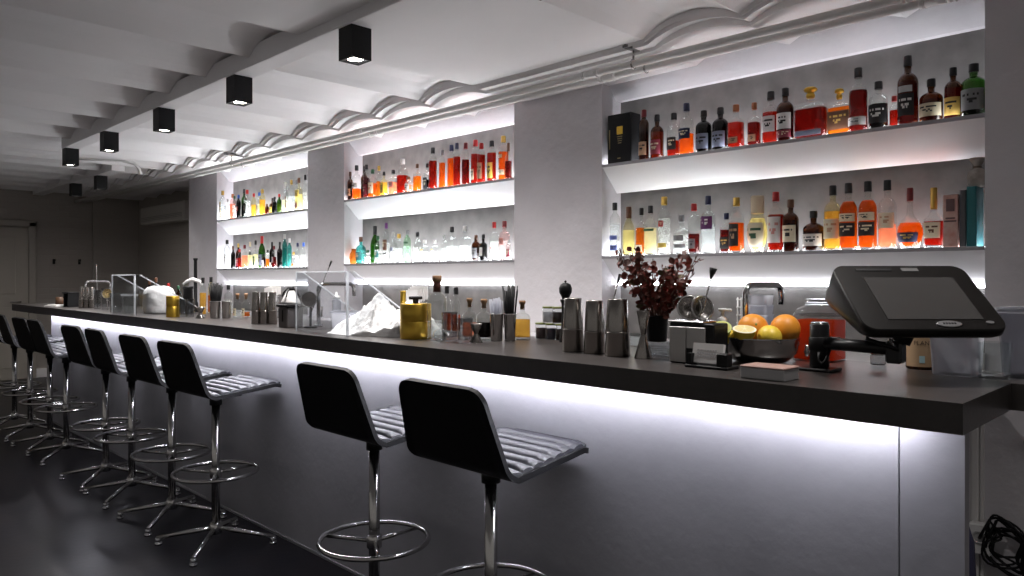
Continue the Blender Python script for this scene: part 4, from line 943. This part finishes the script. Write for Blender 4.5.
t = thing('napkin_stack', (X, Y, TOP), 'white napkins fanned in a steel holder behind the three shakers', 'napkins'); MB().box((0, 0, .065), (.10, .05, .13), bev=.004).build('holder', M_STEEL, t)
m = MB(); [m.box((.006*k-.012, .012*k-.018, .151+.004*k), (.09, .004, .05), .1*k) for k in range(4)]; m.build('napkins', M_PAPER, t)
X, Y = wx(417, 2.06), 2.06
t = thing('napkin_stack', (X, Y, TOP), 'white napkins fanned in a holder behind the large gold canister', 'napkins'); MB().box((0, 0, .065), (.10, .05, .13), bev=.004).build('holder', M_STEEL, t)
m = MB(); [m.box((.006*k-.012, .010*k-.018, .152+.006*k), (.085, .004, .06), .1*k) for k in range(4)]; m.build('napkins', M_PAPER, t)
# ------------------------------------------------------------------ plant
X, Y, k_ = spot_on_bar(657, 356.5)
PZ = TOP+.0455
t = thing('potted_plant', (X, Y, PZ), 'dark red leafy twigs in a black pot behind the jigger', 'plant')
MB().lathe([(.027, 0), (.029, .004), (.033, .075), (.034, .078), (.031, .078), (.029, .068)], seg=24).build('pot', M_BLACK, t)
rr = random.Random(11); st_ = MB(); lf = MB(); lf.mat(pbr('red_leaf', (.17, .024, .015), .6)); lf.mat(pbr('brown_leaf', (.08, .020, .012), .6)); lf.mat(pbr('olive_leaf', (.09, .06, .02), .6))
def leaf(p, size):
    n = Vector((rr.gauss(0, 1), rr.gauss(-.6, 1), rr.gauss(.3, 1))).normalized(); u = n.orthogonal().normalized(); u.rotate(Matrix.Rotation(rr.random()*6.28, 3, n)) if 0 else None
    a = rr.random()*6.28; u = (u*math.cos(a)+n.cross(u)*math.sin(a)); v = n.cross(u); b = len(lf.v); L_ = size
    for s0, s1, c_ in ((0, 0, 0), (.35, .42, .06), (.75, .38, .04), (1.05, 0, -.1), (.75, -.38, .04), (.35, -.42, .06), (.5, 0, -.05)): lf.v.append(tuple(p+u*L_*s0+v*L_*s1+n*L_*c_))
    lf.mi = rr.choices((0, 1, 2), (5, 4, .7))[0]
    for q in ((0, 1, 6), (1, 2, 6), (2, 3, 6), (3, 4, 6), (4, 5, 6), (5, 0, 6)): lf.face([b+i for i in q], False)
for k in range(34):
    a = rr.random()*2*PI; sp = .02+.095*math.sqrt(rr.random()); H_ = .12+.125*rr.random()*(1.05-sp*2.5); base = Vector((.015*math.cos(a), .015*math.sin(a), .06)); P = []
    for j in range(7):
        q = j/6; P.append(base+Vector((sp*math.cos(a)*q**1.3, sp*math.sin(a)*q**1.3, H_*q))+Vector((rr.gauss(0, .003), rr.gauss(0, .003), 0)))
    st_.tube(P, [.0016]*4+[.0011]*3, 5)
    for j in range(17):
        q = .22+.78*rr.random(); i = min(5, int(q*6)); p = P[i].lerp(P[i+1], q*6-i); leaf(p+Vector((rr.gauss(0, .005), rr.gauss(0, .005), rr.gauss(0, .004))), .016+.010*rr.random())
st_.build('stems', pbr('twig', (.10, .04, .025), .7), t); lf.build('leaves', None, t)
# ------------------------------------------------------------------ black caddy with strainers, card holder, soap
X, Y, k_ = spot_on_bar(669.5, 362); CW, CDp, CH = .140, .075, .112
t = thing('bar_caddy', (X+CW/2, Y+CDp/2, TOP), 'black caddy with pale steel panels beside the fruit bowl', 'caddy')
MB().box((0, 0, CH/2), (CW, CDp, CH), bev=.003).build('caddy_body', M_BLACK, t); MP = pbr('pale_steel_panel', (.42, .41, .40), .38, .6)
MB().box((-CW/2+.028, -CDp/2-.001, .052), (.052, .006, .098), bev=.001).build('steel_panel', MP, t); MB().box((.015, -CDp/2-.001, .072), (.058, .006, .058), bev=.001).build('steel_panel', MP, t)
MB().box((-.02, 0, CH+.003), (CW*.8, CDp, .006), bev=.002).build('tray', M_STEEL, t)
strainer((X+.043, Y+.035, TOP+CH+.0405), .033, 'left round mesh strainer standing on the black caddy', PI/4, .5, False)
strainer((X+.073, Y+.052, TOP+CH+.0405), .033, 'right round mesh strainer standing on the black caddy', PI/4+.3, .5, False)
p0 = Vector((X+.085, Y+.02, TOP+CH+.007)); spoon(p0, ray(711.5, 276, Y+.04), 'leaning stirrer with black cone tip on the black caddy', 'cone', .0018)
X, Y, k_ = spot_on_bar(688, 367)
t = thing('card_holder', (X+.048, Y+.02, TOP), 'black holder of white business cards before the black caddy', 'card holder')
MB().box((.006, .006, .004), (.125, .062, .008), bev=.002).box((-.045, -.006, .022), (.014, .03, .03)).box((.050, -.006, .024), (.030, .03, .034), bev=.002).build('holder', M_BLACK, t)
tt = thing('business_cards', (X+.048, Y+.012, TOP+.009), 'stack of white business cards with faint grey lettering', 'business cards')
R = Matrix.Rotation(-.2, 3, 'X'); m = MB().mat(M_PAPER); m.box((.0, .010, .0285), (.088, .012, .052), M=R); m.mat(pbr('card_ink', (.45, .44, .46), .7))
rr = random.Random(2)
for row, z in enumerate((.036, .028, .020)):
    x = -.030
    while x < .026:
        l = .003+.004*rr.random(); c_ = R @ Vector((0, -.0062, z-.0285)); m.box((x+l/2, .010+c_.y, .0285+c_.z), (l, .0006, .0035), M=R); x += l+.002
m.build('card_stack', None, tt)
X, Y = wx(722.5, 1.985), 1.985
t = thing('soap_pump', (X, Y, TOP), 'clear soap bottle with white pump behind the black caddy', 'pump bottle'); MB().lathe([(.022, 0), (.024, .004), (.024, .085), (.012, .10)], seg=20).build('bottle_body', M_FROST, t)
MB().lathe([(.014, .10), (.014, .118), (.005, .122), (.005, .138), (.012, .140), (.012, .147)], seg=16).box((.014, 0, .143), (.03, .009, .007), bev=.002).build('pump', M_WHITE, t)
for k in range(4):
    X = wx(761, 2.165); tub(X, 2.165, .062, .055, .034, ['bottom', 'second', 'third', 'topmost'][k]+' of the stacked frosted tubs behind the faucet', None, .06+k*.030, 'stacked frosted tubs', False, 'frosted_tub')
t = thing('tub_stand', (wx(761, 2.165), 2.165, TOP), 'low white block under the stacked frosted tubs', 'stand'); MB().box((0, 0, .0295), (.06, .055, .059), bev=.004).build('block', M_WHITE, t)
X = wx(739.5, 2.12); t = thing('wire_rack', (X, 2.12, TOP), 'narrow white wire rack left of the stacked tubs', 'rack'); m = MB()
for s_ in (-1, 1): m.rod((s_*.006, 0, 0), (s_*.006, 0, .176), .0022, 6)
for k in range(6): m.rod((-.010, 0, .05+.024*k), (.010, 0, .05+.024*k), .002, 6)
m.build('wires', M_WHITE, t)
# ------------------------------------------------------------------ fruit bowl
X, Y, k_ = spot_on_bar(760.5, 361.8); BR = .105; BH = .071
t = thing('steel_bowl', (X, Y, TOP), 'brushed steel bowl heaped with oranges and lemons', 'bowl')
MB().lathe([(.060, 0), (.075, .006), (BR*.94, .030), (BR, BH-.003), (BR*1.015, BH), (BR*.985, BH), (BR*.92, .032), (.070, .010), (.02, .008)], seg=48).build('bowl_wall', M_STEEL, t)
M_OR = pbr('orange_peel', (.85, .33, .03), .42, noise=.08, nscale=30, bump=.35, bscale=320, dist=.002); M_LE = pbr('lemon_peel', (.86, .62, .06), .42, bump=.3, bscale=260, dist=.002); M_LI = pbr('lime_peel', (.16, .36, .05), .4, bump=.3, bscale=260, dist=.002)
M_PITH = pbr('lemon_pith', (.88, .84, .62), .6); M_FLESH = pbr('lemon_flesh', (.85, .72, .30), .35)
rv, dv = Vector((.7071, .7071, 0)), Vector((-.7071, .7071, 0))
def fruit(px, py, dd, r, mat, name, label, cat, shape=None, rot=None, grp='fruit in the steel bowl'):
    d0 = dep(X, Y)+dd; r_ = (px-512)/747*d0; p = rv*r_+dv*d0+Vector((0, 0, EYE-(py-278)*d0/747))
    t = thing(name, p, label, cat, grp); R = rot or Matrix.Identity(3)
    MB().ball((0, 0, 0), r, 28, 18, (1, 1, .94) if not shape else shape, R).build('peel', mat, t)
    MB().ball(R @ Vector((0, 0, r*(.925 if not shape else shape[2]*.97))), r*.09, 8, 6, (1, 1, .4), R).build('stem_spot', pbr('stem_green', (.25, .30, .06), .6), t); return t
Rx = Matrix.Rotation(1.2, 3, Vector((.8, .5, .2)))
fruit(785, 329.5, -.005, .0435, M_OR, 'orange', 'large orange on the right side of the steel bowl', 'orange', None, Matrix.Rotation(1.9, 3, Vector((-.5, .7, 0))))
fruit(753, 329, .040, .044, M_OR, 'orange', 'darker orange at the back left of the steel bowl', 'orange', None, Rx)
fruit(769.5, 337, -.056, .0325, M_LE, 'lemon', 'whole lemon at the front middle of the steel bowl', 'lemon', (1, 1, 1.2), Matrix.Rotation(PI/2, 3, 'X') @ Matrix.Rotation(.7, 3, 'Y'))
fruit(731, 338.5, -.012, .023, M_LE, 'lemon', 'small lemon at the left rim of the steel bowl', 'lemon', (1, 1, 1.15), Rx)
def half(px, py, dd, r, peel, name, label, cat, rot, pith=M_PITH, flesh=M_FLESH):
    d0 = dep(X, Y)+dd; p = rv*((px-512)/747*d0)+dv*d0+Vector((0, 0, EYE-(py-278)*d0/747)); t = thing(name, p, label, cat, 'fruit in the steel bowl')
    MB().lathe([(r*math.sin(a), -r*math.cos(a)*1.15) for a in [PI/2*k/9 for k in range(10)]], seg=28, M=rot, cap1=False).build('peel', peel, t)
    MB().lathe([(r*.8, .0008), (r, 0)], seg=28, M=rot, cap1=False).build('pith', pith, t); m = MB()
    for k in range(9):
        a0, a1 = 2*PI*(k+.06)/9, 2*PI*(k+.94)/9; pts = [rot @ Vector((.10*r*math.cos((a0+a1)/2), .10*r*math.sin((a0+a1)/2), .0015))]+[rot @ Vector((.80*r*math.cos(a0+(a1-a0)*q/4), .80*r*math.sin(a0+(a1-a0)*q/4), .0015)) for q in range(5)]; m.poly(pts)
    m.build('segments', flesh, t)
half(744.5, 329.0, -.060, .0315, M_LE, 'half_lemon', 'cut half lemon showing its pale face, front left of bowl', 'lemon', Matrix.Rotation(.30, 3, Vector((.8, .6, 0))))
half(722, 327.5, -.03, .026, M_LI, 'half_lime', 'cut green lime at the left edge of the steel bowl', 'lime', Matrix.Rotation(.75, 3, Vector((.9, .5, 0))), pbr('lime_pith', (.55, .62, .22), .6), pbr('lime_flesh', (.62, .58, .16), .35))
X2, Y2, k_ = spot_on_bar(740, 378)
t = thing('small_box', (X2+.054, Y2+.04, TOP), 'small flat pale box with reddish lid before the fruit bowl', 'box')
MB().box((0, 0, .0135), (.108, .078, .027), bev=.002).build('box_body', pbr('pale_grey_box', (.42, .42, .43), .4, .3), t); MB().box((0, 0, .029), (.110, .080, .005), bev=.002).build('box_lid', pbr('reddish_lid', (.42, .26, .22), .5), t)
# ------------------------------------------------------------------ red punch jar
X, Y = wx(819.5, 2.138), 2.138
t = thing('drink_dispenser', (X, Y, TOP), 'square glass jar of red orange punch behind the till arm', 'drink jar'); hw_ = .060
MB().lathe([(hw_*.95, 0, 1), (hw_, .006, 1), (hw_, .118, 1), (hw_*1.02, .126, .9), (hw_*.98, .142, .6), (hw_*.70, .155, .2), (hw_*.62, .160, 0), (hw_*.62, .166, 0)], seg=40, n=7).build('jar_wall', M_CLEAR, t)
MB().lathe([(hw_*.93, .006, 1), (hw_*.95, .010, 1), (hw_*.95, .116, 1)], seg=40, n=7).build('punch', cloudy('punch', (.78, .14, .05), .35), t)
MB().lathe([(hw_*.66, .160), (hw_*.68, .162), (hw_*.68, .172), (hw_*.6, .176)], seg=30).build('lid', M_CRYSTAL, t)
MB().tube([(hw_*1.0*math.cos(a)*1.04, hw_*math.sin(a)*1.04, .131) for a in [2*PI*k/32 for k in range(32)]], .004, 6, True).build('shoulder_ring', M_CRYSTAL, t)
MB().rod((0, -hw_, .03), (0, -hw_-.028, .03), .007, 10).rod((0, -hw_-.024, .018), (0, -hw_-.024, .05), .006, 10).build('tap', M_CHROME, t)
# ------------------------------------------------------------------ till on its arm
X, Y, k_ = spot_on_bar(819.5, 370.5)
t = thing('till', (X, Y, TOP), 'black touch screen till on a pole with swivel arm', 'till')
MB().box((0, 0, .004), (.085, .075, .008), bev=.002).build('base_plate', M_BLKPLASTIC, t)
MB().cyl((0, 0, .008), .0235, .112, 28, bev=.003).build('pole', M_BLKPLASTIC, t); MB().cyl((0, 0, .118), .0215, .006, 28, bev=.002).build('pole_cap', M_STEEL, t)
MB().cyl((0, 0, .050), .0255, .038, 28, bev=.004).build('swivel_collar', M_BLACK, t)
hx, hy = -.600-X, 1.862-Y
MB().rod((0, 0, .071), (hx, hy, .071), .0155, 16).build('arm', M_BLKPLASTIC, t)
MB().rod((.022, 0, .071), (.05, .0, .071), .0175, 16).build('arm_ring', M_STEEL, t)
MB().box((hx, hy+.005, .063), (.036, .04, .052), bev=.005).build('arm_bracket', M_BLKPLASTIC, t)
MB().tube([(.03, -.01, .055), (.028, -.03, .03), (.02, -.034, .02), (.012, -.03, .03), (.01, -.026, .05)], .004, 8).build('cable_loop', M_BLACK, t)
wv = Vector((.7071, .7071, 0)); hv = Vector((.5568, -.5568, -.6161)); nv_ = hv.cross(wv); C0 = Vector((-.558-X, 1.875-Y, 1.295-TOP))
nv_ = nv_ if nv_.z > 0 else -nv_
FR_ = Matrix((wv, -hv, nv_)).transposed()         # local x right, y up the screen, z out of the screen
def P3(x, y, z): return C0+FR_ @ Vector((x, y, z))
def rrect(w, h, r, k=6):
    out = []
    for cx, cy, a0 in ((w/2-r, h/2-r, 0), (-w/2+r, h/2-r, PI/2), (-w/2+r, -h/2+r, PI), (w/2-r, -h/2+r, 1.5*PI)): out += [(cx+r*math.cos(a0+PI/2*i/k), cy+r*math.sin(a0+PI/2*i/k)) for i in range(k+1)]
    return out
W2, H2 = .318, .232; m = MB(); rings = []
for sc_, zf in ((.985, lambda y: 0), (1, lambda y: -.006), (1, lambda y: -.020-.070*(y/H2+.5)), (.95, lambda y: -.028-.078*(y/H2+.5)), (.60, lambda y: -.034-.084*(y/H2+.5))):
    b = len(m.v); rings.append(b); pr = rrect(W2*sc_, H2*sc_, .028); m.v += [tuple(P3(x, y, zf(y))) for x, y in pr]; n_ = len(pr)
for a, b in zip(rings, rings[1:]):
    for k in range(n_): k2 = (k+1) % n_; m.face((a+k2, a+k, b+k, b+k2))
m.face(list(range(rings[0], rings[0]+n_)), False); m.face(list(reversed(range(rings[-1], rings[-1]+n_))), False)
m.build('screen_housing', pbr('till_housing', (.010, .009, .0085), .32, spec=.22), t)
b = P3(.008, -.008, .0006); MB().box(b, (.212, .150, .002), M=FR_).build('screen', pbr('dark_screen', (.050, .048, .047), .2, spec=.8), t)
MB().box(P3(-.062, .098, .0006), (.085, .009, .002), M=FR_).build('card_slot', M_BLACK, t)
m = MB().lathe([(.028, 0), (.028, .0022), (.026, .003)], P3(.030, -.099, 0), 28, M=FR_ @ Matrix.Diagonal((1, .36, 1))); m.build('emblem', pbr('emblem_silver', (.45, .45, .46), .3, .8), t)
m = MB(); [m.box(P3(.030+.0062*(i-2), -.099, .0033), (.004, .0045, .0006), M=FR_) for i in range(5)]; m.build('emblem_lettering', M_BLACK, t)
MB().lathe([(.009, 0), (.009, .002), (.008, .003)], P3(.122, -.094, 0), 20, M=FR_ @ Matrix.Diagonal((1, .5, 1))).build('power_button', pbr('emblem_silver', (.45, .45, .46), .3, .8), t)
MB().box(P3(-.01, .098, .0006)+(wv*.035), (.04, .012, .0016), M=FR_).build('card_sticker', pbr('till_sticker', (.12, .12, .12), .5), t)
MB().rod(Vector((hx+.01, hy+.01, .085)), P3(0, -.02, -.05), .020, 14).build('neck', M_BLKPLASTIC, t)
MB().tube([P3(-.10, -.04, -.06), P3(-.12, -.07, -.07), P3(-.06, -.10, -.075), Vector((hx-.01, hy, .09))], .005, 8).build('till_cable', M_BLACK, t)
# ------------------------------------------------------------------ near end: printed bottle, clear tubs
X, Y = wx(921, 2.13), 2.13
t = bottle(X, Y, TOP, .072, .20, 'std', 'b', 'brn', .6, 'blk', None, 'brown bottle with tan printed label under the till screen', None)
P_, *_r = body_profile('std', .036, .20)
face_a = -PI/2+.40
m = label_patch(P_, .008, .115, 1.25, pbr('tan_label', (.50, .34, .20), .6), pbr('label_ink', (.05, .03, .02), .6), 2, 1, random.Random(1), t, face_a, False)
def curved_text(s_, size, r, z, ang, mat, name, parent, depth=.0006):
    cu = bpy.data.curves.new('txt', 'FONT'); cu.body = s_; cu.size = size; cu.align_x = 'CENTER'; cu.resolution_u = 2
    o = bpy.data.objects.new('txt', cu); COL.objects.link(o); bpy.context.view_layer.update()
    me = bpy.data.meshes.new_from_object(o.evaluated_get(bpy.context.evaluated_depsgraph_get())); bpy.data.objects.remove(o)
    for v in me.vertices:
        th = ang+v.co.x/r; v.co = ((r+depth)*math.cos(th), (r+depth)*math.sin(th), z+v.co.y)
    me.materials.clear(); me.materials.append(mat); q = bpy.data.objects.new(name, me); COL.objects.link(q); q.parent = parent; return q
curved_text('PLANT', .0150, .0372, .064, face_a+.04, pbr('label_ink', (.05, .03, .02), .6), 'lettering', t)
m = MB(); r_ = .0374; m.grid(lambda u, v: (r_*math.cos(face_a-.22+.34*u), r_*math.sin(face_a-.22+.34*u), .018+.018*v), 6, 1); m.build('label_square', pbr('label_square', (.45, .66, .70), .5), t)
t = thing('pepper_jar', (wx(878, 2.15), 2.15, TOP), 'small jar with steel lid left of the brown printed bottle', 'jar'); MB().lathe([(.018, 0), (.02, .003), (.02, .022), (.016, .026)], seg=18).build('jar_body', M_CRYSTAL, t); MB().cyl((0, 0, .026), .019, .008, 18, bev=.002).build('lid', M_STEEL, t)
tub(wx(957, 2.06), 2.06, .104, .09, .105, 'frosted clear tub under the right half of the till', M_FROST)
tub(-.345, 2.13, .20, .12, .165, 'large clear tub with ribbed rim at the near end', glass('tub_clear', (.80, .81, .84), .22, .15))
# ------------------------------------------------------------------ near end under the counter: trunking, cables, dark bag
struct(MB().box((-.795, WALL-.012, .52), (.028, .024, 1.04), bev=.004).box((-.770, WALL-.006, .52), (.012, .012, 1.04)).build('trim_6', M_PIPE))
t = thing('socket_box', (-.768, WALL-.026, .27), 'white socket box low on the wall behind the bar end', 'socket'); MB().box((0, -.02, .05), (.075, .045, .12), bev=.006).build('box_body', M_WHITE, t); MB().cyl((0, 0, 0), .0, .0, 6) if 0 else None
MB().lathe([(.024, 0), (.024, .006), (.018, .006), (.018, .002)], (0, -.043, .06), 20, M=Matrix.Rotation(PI/2, 3, 'X')).build('socket_ring', pbr('socket_grey', (.5, .5, .5), .5), t)
rr = random.Random(4); m = MB()
for k in range(4):
    P = []; ph = rr.random()*6
    for j in range(60):
        a = 2*PI*j/60*2; q = .085+.025*math.sin(a*1.5+ph)+.012*k
        P.append((-.675+.6*q*math.cos(a+ph*.2)+.015*math.sin(3*a), WALL-.045-.008*k-.012*math.sin(2*a+ph), .31+q*.75*math.sin(a)+.02*math.cos(1.5*a+ph)))
    m.tube(P, .0045, 7)
m.tube([(-.70, WALL-.05, .35), (-.73, WALL-.09, .41), (-.755, WALL-.095, .35), (-.765, WALL-.078, .33)], .006, 7)
tag(m.build('cable_bundle', M_BLACK), 'tangled black cables hanging beside the white socket box', 'cables')
t = thing('cloth_bag', (-.66, 2.62, 0), 'dark blue cloth bag standing behind the bar end panel', 'bag')
MB().lathe([(.05, 0, 1), (.055, .02, 1), (.05, .30, 1), (.042, .52, 1), (.02, .60, .5)], seg=24, n=4, ry=.7).build('sack', pbr('dark_blue_cloth', (.03, .03, .07), .85), t)
MB().tube([(-.02, 0, .58), (-.02, 0, .70), (0, 0, .76), (.02, 0, .70), (.02, 0, .58)], .007, 8).build('strap', M_BLACK, t)
t = thing('wall_handset', (-.605, WALL, .665), 'black oval fitting on the wall at the right picture edge', 'wall fitting')
MB().ball((.02, -.03, .05), .05, 20, 14, (.9, .6, .9)).build('shell', M_BLACK, t); MB().box((.02, -.006, .05), (.05, .012, .08), bev=.003).build('mount', M_BLKPLASTIC, t)
